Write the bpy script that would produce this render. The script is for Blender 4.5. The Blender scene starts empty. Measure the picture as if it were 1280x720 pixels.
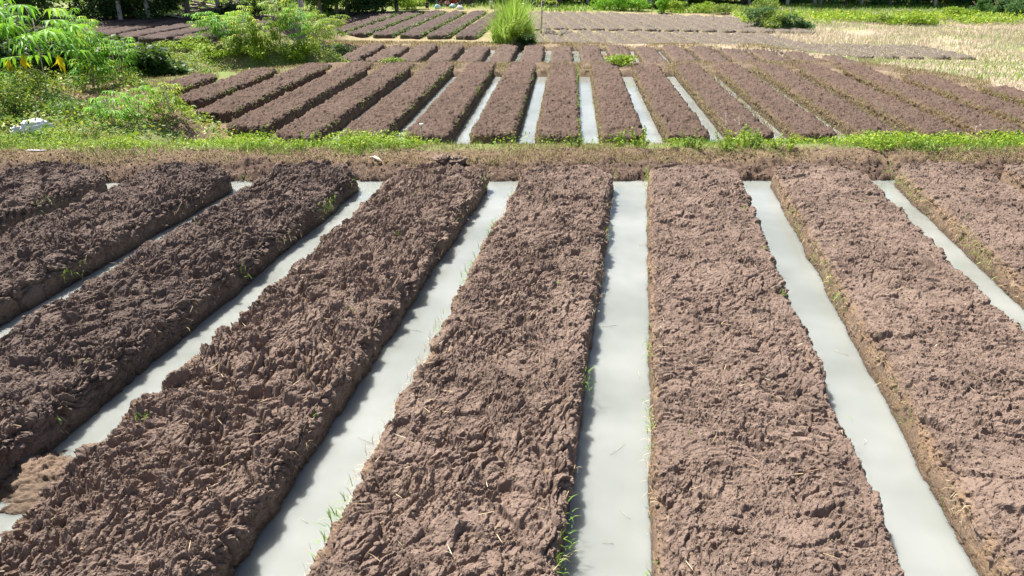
import bpy, math, random
import numpy as np
R = math.radians
random.seed(7); rng = np.random.default_rng(7)
scn = bpy.context.scene; col = scn.collection

# ---------------------------------------------------------------- camera
H = 3.4; F = 924.0
TH = math.atan(422/F); PS = math.atan(166*math.cos(TH)/F)
cam = bpy.data.objects.new('camera', bpy.data.cameras.new('camera')); col.objects.link(cam)
cam.location = (0, 0, H); cam.rotation_euler = (math.pi/2-TH, 0, PS)
cam.data.sensor_width = 36; cam.data.lens = 36*F/1280
cam.data.clip_start = .05; cam.data.clip_end = 3000
scn.camera = cam
# ---------------------------------------------------------------- light
SUN_EL, SUN_AZ = 61, -50          # azimuth from +Y, negative = towards -X (left)
w = bpy.data.worlds.new('World'); scn.world = w; w.use_nodes = True
nt = w.node_tree; bg = nt.nodes['Background']
sky = nt.nodes.new('ShaderNodeTexSky'); sky.sky_type = 'NISHITA'; sky.sun_disc = False
sky.sun_elevation = R(SUN_EL); sky.sun_rotation = R(SUN_AZ)
sky.air_density = 1.0; sky.dust_density = 2.5; sky.ozone_density = 1.0
nt.links.new(sky.outputs[0], bg.inputs[0]); bg.inputs[1].default_value = .07
sd = bpy.data.lights.new('sun', 'SUN'); sd.energy = 5.0; sd.angle = R(.6); sd.color = (1, .95, .87)
so = bpy.data.objects.new('sun', sd); col.objects.link(so)
so.rotation_euler = (R(90-SUN_EL), 0, R(180-SUN_AZ))
scn.view_settings.view_transform = 'Standard'; scn.view_settings.look = 'None'
scn.view_settings.gamma = 1; scn.view_settings.use_curve_mapping = False
scn.view_settings.exposure = 1.1
scn.render.engine = 'CYCLES'
scn.cycles.use_denoising = True
scn.cycles.max_bounces = 6; scn.cycles.transparent_max_bounces = 8
scn.cycles.use_adaptive_sampling = True

# ---------------------------------------------------------------- noise (numpy)
def hsh(ix, iy, seed):
    h = (ix.astype(np.int64)*374761393 + iy.astype(np.int64)*668265263 + seed*974634777) & 0xFFFFFFFF
    h = ((h ^ (h >> 13))*1274126177) & 0xFFFFFFFF
    h = ((h ^ (h >> 15))*2246822519) & 0xFFFFFFFF
    return ((h ^ (h >> 16)) & 0xFFFFFF)/float(0xFFFFFF)
def vn(x, y, seed=0):
    ix = np.floor(x); iy = np.floor(y); fx = x-ix; fy = y-iy
    fx = fx*fx*(3-2*fx); fy = fy*fy*(3-2*fy)
    a = hsh(ix, iy, seed); b = hsh(ix+1, iy, seed); c = hsh(ix, iy+1, seed); d = hsh(ix+1, iy+1, seed)
    return (a*(1-fx)+b*fx)*(1-fy)+(c*(1-fx)+d*fx)*fy-.5
def fbm(x, y, seed=0, o=4, g=.5):
    s = 0; a = 1
    for i in range(o):
        s = s+a*vn(x, y, seed+i*17); x = x*2.03+3.1; y = y*2.03-1.7; a *= g
    return s
def worley(x, y, seed=0):
    ix = np.floor(x); iy = np.floor(y)
    f1 = np.full(x.shape, 9.); f2 = np.full(x.shape, 9.); idd = np.zeros(x.shape); cx = np.zeros(x.shape); cy = np.zeros(x.shape)
    for dx in (-1, 0, 1):
        for dy in (-1, 0, 1):
            jx = ix+dx; jy = iy+dy
            px = jx+.1+.8*hsh(jx, jy, seed); py = jy+.1+.8*hsh(jx, jy, seed+5)
            d = np.hypot(x-px, y-py); m = d < f1
            f2 = np.where(m, f1, np.minimum(f2, d))
            idd = np.where(m, hsh(jx, jy, seed+9), idd); cx = np.where(m, x-px, cx); cy = np.where(m, y-py, cy)
            f1 = np.where(m, d, f1)
    return f1, f2, idd, cx, cy
def sst(a, b, x):
    t = np.clip((x-a)/(b-a), 0, 1); return t*t*(3-2*t)
def soil(s, t, seed, sc=1.0, base=.9, fine=True):
    """hoed clay: chopped slabs, ridged strokes, crumbs. returns height (m) and a per-clod number"""
    s = s/sc; t = t/sc
    wx = s+.09*fbm(s*4, t*4, seed+1, 2)+.012*fbm(s*24, t*24, seed+61, 2); wy = t+.09*fbm(s*4, t*4, seed+2, 2)+.012*fbm(s*24, t*24, seed+62, 2)
    f1, f2, pid, cx, cy = worley(wx*3.9, wy*3.1, seed+3)
    edge = f2-f1; cm = sst(-.05, .30, fbm(s*3.1, t*3.1, seed+40, 2))
    tilt = np.sin(pid*41)*cx+np.cos(pid*77)*cy
    h = sst(0, .09, edge)*(.040*(pid-.5)+.046*tilt)-.028*cm*np.exp(-(edge/.08)**2)
    a = base+1.2*fbm(s*.9, t*.9, seed+8, 2)+(pid-.5)*1.1
    ca = np.cos(a); sa = np.sin(a)
    ux = wx+.022*fbm(s*10, t*10, seed+21, 2); uy = wy+.022*fbm(s*10, t*10, seed+22, 2)
    lx = cx/3.9+ux-wx; ly = cy/3.1+uy-wy
    u = lx*ca+ly*sa+pid*57; v = -lx*sa+ly*ca+pid*31
    g1, g2, gid, gx, gy = worley(u*8+pid*5, v*20, seed+4)
    e = g2-g1
    k = .45+.9*sst(-.3, .3, fbm(s*2.1+5, t*2.1, seed+44, 2))
    q = hsh(np.floor(gid*997), np.floor(gid*9173), 7); sh = .45+.55*sst(0, .10, e)
    h = h+k*(sh*(.034*(gid-.5)+.045*(q-.5)*gy*1.6+.02*(hsh(np.floor(gid*4999), np.floor(gid*77), 9)-.5)*gx)+.012*(1-g1)-.016*np.exp(-(e/.10)**2)*sst(.1, .5, gid))
    b3 = np.abs(fbm(u*11, v*44, seed+71, 2)); h = h+.018*np.minimum(b3, .4)*sst(.15, .6, q)
    # billowed lumps with sharp creases between them
    b1 = np.abs(fbm(u*9, v*17, seed+51, 2)); h = h+.024*np.minimum(b1, .45)
    if fine:
        b2 = np.abs(fbm(ux*30, uy*34, seed+53, 2)); m = .35+1.1*sst(-.15, .3, fbm(s*2.6, t*2.6, seed+12, 3))
        h = h+.020*m*np.minimum(b2, .5)
        k1, k2, kid, kx, ky = worley(ux*52+gid*3, uy*52, seed+6)
        h = h+.009*m*(1-k1)*(kid*kid*1.5)
        h = h+.0055*fbm(s*75, t*75, seed+7, 2, .6)
    h = h+.034*fbm(s*2.2, t*2.2, seed+10, 3)
    pit = sst(.16, .34, fbm(s*7+9, t*7, seed+31, 3))
    h = h-.045*pit*(1-g1*.7)
    return h*sc, (.35*pid+.65*gid)

# ---------------------------------------------------------------- mesh helpers
def mesh_np(name, V, Fq, mat, parent=None, attrs=None, smooth=False, tri=None):
    """V (n,3); Fq (m,4) quads and/or tri (k,3)"""
    me = bpy.data.meshes.new(name)
    V = np.asarray(V, dtype=np.float32)
    nq = 0 if Fq is None else len(Fq); ntr = 0 if tri is None else len(tri)
    parts = []; 
    if nq: parts.append(np.asarray(Fq).reshape(-1))
    if ntr: parts.append(np.asarray(tri).reshape(-1))
    loops = np.concatenate(parts).astype(np.int32)
    me.vertices.add(len(V)); me.vertices.foreach_set('co', V.reshape(-1))
    me.loops.add(len(loops)); me.loops.foreach_set('vertex_index', loops)
    st = np.concatenate([np.arange(nq)*4, nq*4+np.arange(ntr)*3]).astype(np.int32)
    me.polygons.add(nq+ntr); me.polygons.foreach_set('loop_start', st)
    if smooth: me.polygons.foreach_set('use_smooth', np.ones(nq+ntr, dtype=bool))
    for k, a in (attrs or {}).items():
        a = np.asarray(a, dtype=np.float32)
        if a.ndim == 2:
            at_ = me.attributes.new(k, 'FLOAT_COLOR', 'POINT'); at_.data.foreach_set('color', a.reshape(-1))
        else:
            at_ = me.attributes.new(k, 'FLOAT', 'POINT'); at_.data.foreach_set('value', a)
    me.update(calc_edges=True); me.materials.append(mat)
    o = bpy.data.objects.new(name, me); col.objects.link(o)
    if parent: o.parent = parent
    return o
def grid_faces(nu, nv):
    i = np.arange(nu*nv).reshape(nu, nv)
    return np.stack([i[:-1, :-1], i[1:, :-1], i[1:, 1:], i[:-1, 1:]], -1).reshape(-1, 4)
def empty(name, loc, rz=0, sc=1):
    o = bpy.data.objects.new(name, None); col.objects.link(o); o.location = loc; o.rotation_euler = (0, 0, rz); o.scale = (sc,)*3
    o.empty_display_size = .2
    return o
def tag(o, label=None, cat=None, group=None, kind=None):
    if label: o['label'] = label
    if cat: o['category'] = cat
    if group: o['group'] = group
    if kind: o['kind'] = kind
    return o
def copy_tree(o, parent=None):
    c = o.copy(); col.objects.link(c)
    if parent: c.parent = parent
    for ch in [x for x in o.children]:
        copy_tree(ch, c)
    return c
class MB:
    """collects tubes, boxes and cards; build() links them as one mesh object"""
    def __init__(s): s.v = []; s.q = []; s.t = []; s.n = 0
    def add(s, V, Q=None, T=None):
        V = np.asarray(V, float)
        if Q is not None and len(Q): s.q.append(np.asarray(Q)+s.n)
        if T is not None and len(T): s.t.append(np.asarray(T)+s.n)
        s.v.append(V); s.n += len(V)
    def tube(s, pts, rad, seg=6):
        pts = [np.array(p, float) for p in pts]
        if not hasattr(rad, '__len__'): rad = [rad]*len(pts)
        rings = []
        for i, p in enumerate(pts):
            d = pts[min(i+1, len(pts)-1)]-pts[max(i-1, 0)]; d = d/(np.linalg.norm(d)+1e-9)
            a = np.cross(d, [0, 0, 1] if abs(d[2]) < .9 else [1, 0, 0]); a /= np.linalg.norm(a); b = np.cross(d, a)
            for k in range(seg):
                an = 2*math.pi*k/seg; rings.append(p+rad[i]*(a*math.cos(an)+b*math.sin(an)))
        Q = []
        for i in range(len(pts)-1):
            for k in range(seg):
                k2 = (k+1) % seg; Q.append([i*seg+k, i*seg+k2, (i+1)*seg+k2, (i+1)*seg+k])
        T = []
        n = len(rings); rings.append(pts[0]); rings.append(pts[-1]); e = (len(pts)-1)*seg
        for k in range(seg):
            k2 = (k+1) % seg; T.append([n, k2, k]); T.append([n+1, e+k, e+k2])
        s.add(rings, Q, T)
    def box(s, c, d, rz=0):
        c = np.array(c, float); d = np.array(d, float)/2
        V = []
        for z in (-1, 1):
            for x, y in ((-1, -1), (1, -1), (1, 1), (-1, 1)):
                px, py = x*d[0], y*d[1]
                V.append(c+[px*math.cos(rz)-py*math.sin(rz), px*math.sin(rz)+py*math.cos(rz), z*d[2]])
        s.add(V, [[0, 3, 2, 1], [4, 5, 6, 7], [0, 1, 5, 4], [1, 2, 6, 5], [2, 3, 7, 6], [3, 0, 4, 7]])
    def build(s, name, mat, parent=None, smooth=False, attrs=None):
        return mesh_np(name, np.concatenate(s.v), np.concatenate(s.q) if s.q else None, mat, parent, attrs, smooth, np.concatenate(s.t) if s.t else None)

# ---------------------------------------------------------------- materials
def mat_new(name):
    m = bpy.data.materials.new(name); m.use_nodes = True
    return m, m.node_tree, m.node_tree.nodes['Principled BSDF']
def N(nt, t, **kw):
    n = nt.nodes.new(t)
    for k, v in kw.items(): setattr(n, k, v)
    return n
def mixc(nt, fac, a, b):
    n = nt.nodes.new('ShaderNodeMix'); n.data_type = 'RGBA'
    for s, v in ((n.inputs[0], fac), (n.inputs[6], a), (n.inputs[7], b)):
        if hasattr(v, 'links') or hasattr(v, 'is_linked'): nt.links.new(v, s)
        elif isinstance(v, (int, float)): s.default_value = v
        else: s.default_value = (*v, 1)
    return n.outputs[2]
def mth(nt, op, a, b=0., c=None):
    n = nt.nodes.new('ShaderNodeMath'); n.operation = op; n.use_clamp = (op == 'MULTIPLY_ADD')
    for i, v in enumerate((a, b) if c is None else (a, b, c)):
        if hasattr(v, 'is_linked'): nt.links.new(v, n.inputs[i])
        else: n.inputs[i].default_value = v
    return n.outputs[0]
def noise(nt, scale, det=4, vec=None, rough=.55):
    n = nt.nodes.new('ShaderNodeTexNoise'); n.inputs['Scale'].default_value = scale; n.inputs['Detail'].default_value = det; n.inputs['Roughness'].default_value = rough
    if vec is not None: nt.links.new(vec, n.inputs['Vector'])
    return n.outputs['Fac']
def ramp(nt, fac, lo, hi):
    n = nt.nodes.new('ShaderNodeMapRange'); n.inputs[1].default_value = lo; n.inputs[2].default_value = hi
    nt.links.new(fac, n.inputs[0]); return n.outputs[0]
def bump(nt, h, bs, dist, strength=1.):
    b = nt.nodes.new('ShaderNodeBump'); b.inputs['Distance'].default_value = dist; b.inputs['Strength'].default_value = strength
    nt.links.new(h, b.inputs['Height']); nt.links.new(b.outputs[0], bs.inputs['Normal'])

def soil_mat(name, c0, c1, c2, side, wetz, bs=75., bd=.010):
    m, nt, b = mat_new(name)
    geo = N(nt, 'ShaderNodeNewGeometry'); pos = geo.outputs['Position']
    cv = N(nt, 'ShaderNodeAttribute', attribute_name='cv').outputs['Fac']
    sdv = N(nt, 'ShaderNodeAttribute', attribute_name='side').outputs['Fac']
    n1 = ramp(nt, noise(nt, 1.3, 3, pos), .35, .65); n2 = ramp(nt, noise(nt, 16, 5, pos, .65), .32, .68); n3 = ramp(nt, noise(nt, 110, 4, pos, .7), .35, .65)
    c = mixc(nt, n2, c0, c1)
    c = mixc(nt, mth(nt, 'MULTIPLY', cv, .75), c, c2)
    c = mixc(nt, mth(nt, 'MULTIPLY', n1, .42), c, tuple(x*.80 for x in c0))
    n5 = ramp(nt, noise(nt, 2.7, 4, pos, .6), .50, .68)      # dry crusted, yellower patches
    c = mixc(nt, mth(nt, 'MULTIPLY', n5, .35), c, (c1[0]*1.12, c1[1]*1.12, c1[2]*1.08))
    c = mixc(nt, mth(nt, 'MULTIPLY', ramp(nt, noise(nt, 34, 5, pos, .75), .52, .72), .55), c, tuple(min(1, x*1.5) for x in c1))
    c = mixc(nt, mth(nt, 'MULTIPLY', n3, .2), c, tuple(min(1, x*1.4) for x in c1))
    # paler dried mud and dead roots on the cut sides
    sn = mth(nt, 'MULTIPLY', sdv, ramp(nt, noise(nt, 7, 4, pos), .3, .6))
    c = mixc(nt, sn, c, side)
    # damp band just above the water
    sp = N(nt, 'ShaderNodeSeparateXYZ'); nt.links.new(pos, sp.inputs[0])
    zz = mth(nt, 'ADD', sp.outputs[2], mth(nt, 'MULTIPLY', noise(nt, 9, 3, pos), -.05))
    wet = ramp(nt, zz, wetz+.10, wetz-.01)
    c = mixc(nt, mth(nt, 'MULTIPLY', wet, .8), c, tuple(x*.42 for x in side))
    nt.links.new(c, b.inputs['Base Color'])
    nt.links.new(mth(nt, 'SUBTRACT', .92, mth(nt, 'MULTIPLY', wet, .4)), b.inputs['Roughness'])
    b.inputs['Specular IOR Level'].default_value = .25
    bump(nt, noise(nt, bs, 6, pos, .7), b, bd)
    return m
M = {}
M['soil'] = soil_mat('hoed_clay', (.090, .061, .045), (.258, .189, .152), (.197, .140, .113), (.25, .17, .105), 0.0)
M['soil_backlit'] = soil_mat('backlit_hoed_clay', (.060, .043, .036), (.195, .143, .118), (.135, .100, .084), (.16, .115, .08), 0.0)  # darker clay: backlit shade of the left beds put into the colour
M['soil2'] = soil_mat('hoed_clay_far', (.062, .041, .032), (.175, .121, .094), (.12, .081, .063), (.20, .145, .080), -.6, 42., .035)
M['soil3'] = soil_mat('hoed_clay_third', (.075, .052, .042), (.175, .125, .100), (.13, .092, .074), (.22, .165, .10), -1.7, 22., .06)
M['soil4'] = soil_mat('weathered_soil', (.10, .078, .068), (.20, .162, .138), (.17, .145, .11), (.27, .24, .15), -9., 12., .10)
M['soil5'] = soil_mat('dark_loam', (.060, .042, .037), (.135, .098, .086), (.10, .072, .062), (.10, .11, .05), -9., 12., .10)

def water_mat():
    m, nt, b = mat_new('milky_water')
    geo = N(nt, 'ShaderNodeNewGeometry'); pos = geo.outputs['Position']
    n1 = ramp(nt, noise(nt, .8, 3, pos), .35, .65)
    c = mixc(nt, n1, (.205, .220, .203), (.285, .300, .285))
    nt.links.new(c, b.inputs['Base Color'])
    b.inputs['Roughness'].default_value = .04; b.inputs['IOR'].default_value = 1.33
    b.inputs['Subsurface Weight'].default_value = 1; b.inputs['Subsurface Radius'].default_value = (1, .95, .85); b.inputs['Subsurface Scale'].default_value = .3
    mp = N(nt, 'ShaderNodeMapping'); mp.inputs['Scale'].default_value = (6, 3, 1); nt.links.new(pos, mp.inputs[0])
    bump(nt, noise(nt, 1.6, 2, mp.outputs[0]), b, .0025, .5)
    return m
M['water'] = water_mat()

def leaf_mat(name, ca, cb, cc=None, trans=.35, rough=.5):
    m, nt, b = mat_new(name)
    tv = N(nt, 'ShaderNodeAttribute', attribute_name='tint').outputs['Fac']
    geo = N(nt, 'ShaderNodeNewGeometry')
    c = mixc(nt, ramp(nt, tv, 0, .75), ca, cb)
    if cc: c = mixc(nt, ramp(nt, tv, .86, .9), c, cc)
    nt.links.new(c, b.inputs['Base Color']); b.inputs['Roughness'].default_value = rough; b.inputs['Specular IOR Level'].default_value = .3
    tr = N(nt, 'ShaderNodeBsdfTranslucent'); nt.links.new(mixc(nt, .35, c, (.35, .5, .03)) if trans > .2 else c, tr.inputs[0])
    mx = N(nt, 'ShaderNodeMixShader'); mx.inputs[0].default_value = trans
    nt.links.new(b.outputs[0], mx.inputs[1]); nt.links.new(tr.outputs[0], mx.inputs[2])
    nt.links.new(mx.outputs[0], nt.nodes['Material Output'].inputs[0])
    return m
M['weed'] = leaf_mat('weed_leaf', (.07, .15, .025), (.22, .34, .05), (.45, .38, .06))
M['weed_blue'] = leaf_mat('weed_leaf_cool', (.06, .14, .03), (.14, .27, .06), (.3, .33, .08))
M['cassava'] = leaf_mat('cassava_leaf', (.05, .24, .01), (.22, .52, .03), (.48, .64, .04))
M['yellow'] = leaf_mat('yellow_leaf', (.85, .58, .01), (.95, .75, .02), None, .4)
M['lime'] = leaf_mat('lime_leaf', (.12, .25, .02), (.30, .44, .03), (.5, .5, .05))
M['dark_leaf'] = leaf_mat('dark_leaf', (.012, .045, .012), (.035, .10, .02), (.06, .14, .03), .25)
M['teal_leaf'] = leaf_mat('undergrowth_leaf', (.05, .20, .09), (.13, .36, .16), (.20, .42, .12), .5)
M['tree_leaf'] = leaf_mat('tree_leaf', (.02, .075, .03), (.06, .17, .055), (.12, .24, .04), .3)
M['straw'] = leaf_mat('dry_straw', (.30, .20, .11), (.58, .46, .28), (.62, .55, .40), .15, .8)
M['mown'] = leaf_mat('mown_grass', (.21, .15, .085), (.38, .30, .16), (.24, .32, .07), .2, .8)
M['meadow'] = leaf_mat('dry_meadow_grass', (.42, .35, .26), (.60, .53, .42), (.34, .44, .15), .2, .8)
M['fresh'] = leaf_mat('fresh_grass', (.10, .24, .03), (.24, .42, .05), (.55, .50, .22), .35)
M['tall'] = leaf_mat('tall_grass', (.18, .34, .05), (.42, .60, .12), (.62, .60, .30), .45)

def plain(name, c, rough=.7, sc=20, var=.25, metal=0., bd=.003):
    m, nt, b = mat_new(name)
    geo = N(nt, 'ShaderNodeTexCoord').outputs['Object']
    f = ramp(nt, noise(nt, sc, 4, geo), .3, .7)
    nt.links.new(mixc(nt, f, tuple(x*(1-var) for x in c), tuple(min(1, x*(1+var)) for x in c)), b.inputs['Base Color'])
    b.inputs['Roughness'].default_value = rough; b.inputs['Metallic'].default_value = metal
    if bd: bump(nt, noise(nt, sc*2, 4, geo), b, bd)
    return m
M['bark'] = plain('bark', (.24, .20, .16), .9, 8, .5, 0, .02)
M['pale_bark'] = plain('pale_bark', (.50, .45, .38), .9, 6, .35, 0, .02)
M['stem'] = plain('green_stem', (.22, .24, .12), .7)
M['sack'] = plain('woven_sack', (.78, .78, .80), .6, 30, .1, 0, .006)
M['wood'] = plain('weathered_wood', (.50, .43, .36), .85, 30, .3)
M['white'] = plain('white_paint', (.78, .78, .76), .45, 10, .06, 0, 0)
M['black'] = plain('black_plastic', (.02, .02, .025), .4, 10, .2, 0, 0)
M['navy'] = plain('navy_paint', (.02, .035, .11), .25, 10, .2, 0, 0)
M['redp'] = plain('red_paint', (.30, .03, .04), .3, 10, .2, 0, 0)
M['rubber'] = plain('rubber', (.025, .025, .025), .85, 10, .2, 0, 0)
M['chrome'] = plain('dull_metal', (.55, .55, .56), .35, 10, .1, .9, 0)
M['skin'] = plain('skin', (.26, .14, .09), .6, 20, .1, 0, 0)
M['flower'] = plain('seed_fluff', (.75, .70, .62), .9, 20, .1, 0, 0)

# ---------------------------------------------------------------- terrain
E1 = lambda x: 11.75+.174*x
N2 = lambda x: 16.7+.2*x
def E2(x): return 26.75+.165*np.clip(x, -30, 8)-np.clip(x-8.3, 0, 9)*1.35+np.clip(-11-x, 0, 9)*-.9
E3 = lambda x: 43.4+.10*np.clip(x, -15, 10)
def ground_z(x, y, fine=False):
    x = np.asarray(x, float); y = np.asarray(y, float)
    wob = .08*fbm(x*1.1, y*1.1, 61, 3)
    e1 = E1(x)+wob; n2 = N2(np.clip(x, -13, 14)); e2 = E2(x); e2 = np.maximum(e2, n2+3); e3 = E3(x)
    K = [(e1-.10, -.30), (e1+.02, .02), (e1+.12, .09), (e1+.48, .20), (e1+1.0, .28), (e1+1.55, .22), (n2-.9, -.45), (n2-.45, -.80), (e2-.02, -.80),
         (e2+.12, -.42), (e2+1.8, -.34), (np.maximum(e2+6, 33), -1.95), (e3, -1.95), (e3+.2, -1.52), (e3+1.8, -1.5), (e3+5.5, -2.6), (e3+60, -2.6)]
    z = np.full(x.shape, K[0][1]) if x.shape else np.array(K[0][1])
    for (a, za), (b, zb) in zip(K[:-1], K[1:]):
        t = (y-a)/np.maximum(b-a, .05); z = np.where(t > 0, za+(zb-za)*np.clip(t, 0, 1), z)
    dry2 = sst(5.6, 6.4, x+.088*(y-26))+sst(-8.8, -9.4, x+.088*(y-26))
    inf2 = (y > n2-.6) & (y < e2+.1)
    z = np.where(inf2, np.maximum(z, -.80+.25*np.clip(dry2, 0, 1)), z)
    # right of the third field: the drop is gentle meadow
    gr = np.maximum(sst(10.2, 12.5, x), sst(6.5, 9.5, x)*sst(43, 46, y))*(y > e2+.3); z = z*(1-gr)+gr*(-.42-np.clip((y-e2-.3)/26, 0, 1)*2.18)
    # ground to the left of the beds
    left = sst(0, 1.2, (15.4+.95*(-9-x))-y)*sst(-8.6, -10.4, x)*(y > E1(x)+.5)
    z = np.where(left > 0, z*(1-left)+np.maximum(z, .16)*left, z)
    l2 = sst(-16.0, -17.5, x)*(y > 13)*(1-sst(25, 33, y)); z = z*(1-l2)+np.maximum(z, -.25)*l2
    z = np.maximum(z, -2.7+2.5*np.exp(-(((x+16.6)/4.6)**2+((y-32.0)/3.4)**2)**1.5))
    l3 = sst(-20.5, -23, x)*sst(34, 38, y)*(1-sst(52, 58, y)); z = z*(1-l3)+np.maximum(z, -1.05)*l3
    l4 = sst(-26, -33, x)*sst(52, 58, y); z = z+l4*.35
    z = z+.10*fbm(x*.07, y*.07, 71, 3)*sst(44, 60, y)
    # field one side limits
    lim = np.maximum(sst(8.6, 9.2, x), sst(-13.2, -13.8, x))*(y < E1(x)); z = z*(1-lim)+.25*lim
    if fine:
        bank = (y > e1) & (y < n2-.4)
        inw = ((y < e1-.05) | ((y > n2-.5) & (y < e2)) | ((y > e2+5) & (y < e3)))
        amp = np.where(inw, .02, np.where(bank, .9, 1.))
        z = z+amp*(.05*fbm(x*3, y*3, 81, 4)+.03*fbm(x*11, y*11, 84, 3)*(y < 20))
        front = bank*sst(1.0, .45, y-e1)*1.25
        hs, _ = soil(x, y*1.6, 91, .9); z = z+front*(hs*1.1-.02)
    return z
cT, sT = math.cos(TH), math.sin(TH)
FW = np.array([-math.sin(PS)*cT, math.cos(PS)*cT, -sT]); RT = np.array([math.cos(PS), math.sin(PS), 0]); UP = np.cross(RT, FW)
def at(px, py, z=None):
    """ground point seen at a pixel of the photograph (layout helper)"""
    d = FW+RT*(px-640)/F-UP*(py-360)/F
    if z is not None:
        p = np.array([0, 0, H])+d*((z-H)/d[2]); return p
    ts = np.concatenate([np.linspace(5, 40, 700), np.linspace(40, 130, 900)]); P = np.array([0, 0, H])+ts[:, None]*d
    g = ground_z(P[:, 0], P[:, 1]); i = np.argmax(P[:, 2] < g)
    if not (P[:, 2] < g).any(): i = -1
    p = P[i].copy(); p[2] = g[i]; return p
def wmask(px):
    return px

def spaced(segs):
    out = [segs[0][0]]
    for a, b, s0, s1 in segs:
        t = a
        while t < b-1e-6:
            k = (t-a)/(b-a); t = min(b, t+s0+(s1-s0)*k); out.append(t)
    return np.array(out)
gx = spaced([(-400, -60, 20, 3), (-60, -16, 1.5, .12), (-16, -9.5, .08, .035), (-9.5, 9, .03, .03), (9, 14, .04, .08), (14, 60, .12, 1.2), (60, 400, 3, 20)])
gy = spaced([(-60, -4, 8, 1), (-4, 9, 1, .5), (9, 14, .03, .03), (14, 18, .035, .08), (18, 48, .12, .18), (48, 100, .25, 1), (100, 600, 2, 25)])
GX, GY = np.meshgrid(gx, gy, indexing='ij')
GZ = ground_z(GX, GY, True)
def ground_color(x, y):
    """colour of what lies on the ground there"""
    def C(*c): return np.array(c)
    n = fbm(x*.9, y*.9, 101, 4)+.0; n2 = fbm(x*4, y*4, 105, 3)
    soilc = C(.155, .108, .082); mown = C(.235, .17, .105); tan = C(.34, .265, .17); green = C(.14, .20, .055); dark = C(.09, .065, .055); mead = C(.52, .42, .30)
    c = np.broadcast_to(soilc, x.shape+(3,)).copy()
    def mix(m, cc):
        nonlocal c
        m = np.clip(m, 0, 1)[..., None]; c = c*(1-m)+cc*m
    e1 = E1(x); n2_ = N2(np.clip(x, -13, 14)); e2 = np.maximum(E2(x), n2_+3)
    top = sst(.38, .60, y-e1+n2*.3); mix(top*(y < n2_)*(.55+.45*sst(-.25, .2, n)), mown)
    mix(sst(.9, 1.35, y-e1+n*.3)*(y < n2_-.2)*.8, green*1.3)
    inf2 = (y > n2_-.4) & (y < e2); mix(inf2*1., C(.22, .155, .10))
    mix(((y > e2) & (y < e2+2.5))*(.35+.5*sst(-.2, .2, n2)), tan)
    mix(((y > e2+.4) & (y < e2+8))*.6, soilc*.8)
    e3 = E3(x); mix(sst(-.1, .3, y-e3)*(y < e3+6)*.85, tan)
    far = sst(3, 5, y-e3); mix(far, C(.36, .30, .17))
    # dry meadow to the right
    md = sst(3.2, 6.5, x-(y-50)*.12+n*2+np.clip(60-y, 0, 14)*.28)*(y > 44)
    md = np.maximum(md, sst(.2, 1.2, y-e2)*sst(9.5, 11.5, x)); mix(md, mead)
    mix(md*sst(.15, .45, fbm(x*.35, y*.5, 131, 3)), C(.30, .36, .13))
    lf = np.maximum(sst(-11, -13, x)*(y < 34)*(y > 12.5), sst(.25, .5, np.exp(-(((x+16.6)/5.2)**2+((y-32)/4.3)**2)))); mix(lf*(1-(y < e2)*(y > n2_+1)*(x > -15)), C(.20, .26, .08))
    mix(lf*sst(.1, .4, n2)*.7, tan)
    dk = sst(-20, -24, x)*sst(35, 38, y)*(1-sst(52, 55, y)); mix(dk, dark)
    mix(sst(-22, -26, x)*sst(54, 58, y), C(.27, .33, .12))
    mix(sst(84, 88, y), C(.24, .28, .09))
    return c
GC = ground_color(GX, GY)
def ground_mat():
    m, nt, b = mat_new('field_ground')
    pos = N(nt, 'ShaderNodeNewGeometry').outputs['Position']
    c = N(nt, 'ShaderNodeAttribute', attribute_name='col').outputs['Color']
    def hsv(v): 
        n = N(nt, 'ShaderNodeHueSaturation'); n.inputs['Value'].default_value = v; nt.links.new(c, n.inputs['Color']); return n.outputs[0]
    f = ramp(nt, noise(nt, 14, 6, pos, .7), .35, .65); g = ramp(nt, noise(nt, 2.1, 4, pos), .3, .7)
    cc = mixc(nt, f, hsv(.66), hsv(1.15)); cc = mixc(nt, mth(nt, 'MULTIPLY', g, .45), cc, (.13, .088, .064))
    nt.links.new(cc, b.inputs['Base Color']); b.inputs['Roughness'].default_value = .95; b.inputs['Specular IOR Level'].default_value = .15
    bump(nt, noise(nt, 45, 6, pos, .75), b, .02)
    return m
M['ground'] = ground_mat()
ground = mesh_np('ground', np.stack([GX, GY, GZ], -1).reshape(-1, 3), grid_faces(*GX.shape), M['ground'], None,
                 {'col': np.concatenate([GC, np.ones(GC.shape[:2]+(1,))], -1).reshape(-1, 4)}, True)
tag(ground, kind='structure')

# ---------------------------------------------------------------- water sheets
def water_sheet(xs, lo, hi, z, n=24):
    X = np.array(xs); V = []; 
    for t in np.linspace(0, 1, n):
        for x in X: V.append((x, lo(x)*(1-t)+hi(x)*t, z))
    i = np.arange(n*len(X)).reshape(n, len(X)); Q = np.stack([i[:-1, :-1], i[:-1, 1:], i[1:, 1:], i[1:, :-1]], -1).reshape(-1, 4)
    o = mesh_np('water', V, Q, M['water']); return tag(o, kind='structure')
water_sheet(np.linspace(-13.4, 8.8, 12), lambda x: -4., lambda x: E1(x)+.12, 0.)
water_sheet(np.linspace(-9.6, 8.4, 12), lambda x: N2(x)-.75, lambda x: E2(x)+.05, -.6)
water_sheet(np.linspace(-13, 3.4, 10), lambda x: 34.5, lambda x: E3(x)+.1, -1.72)

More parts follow.
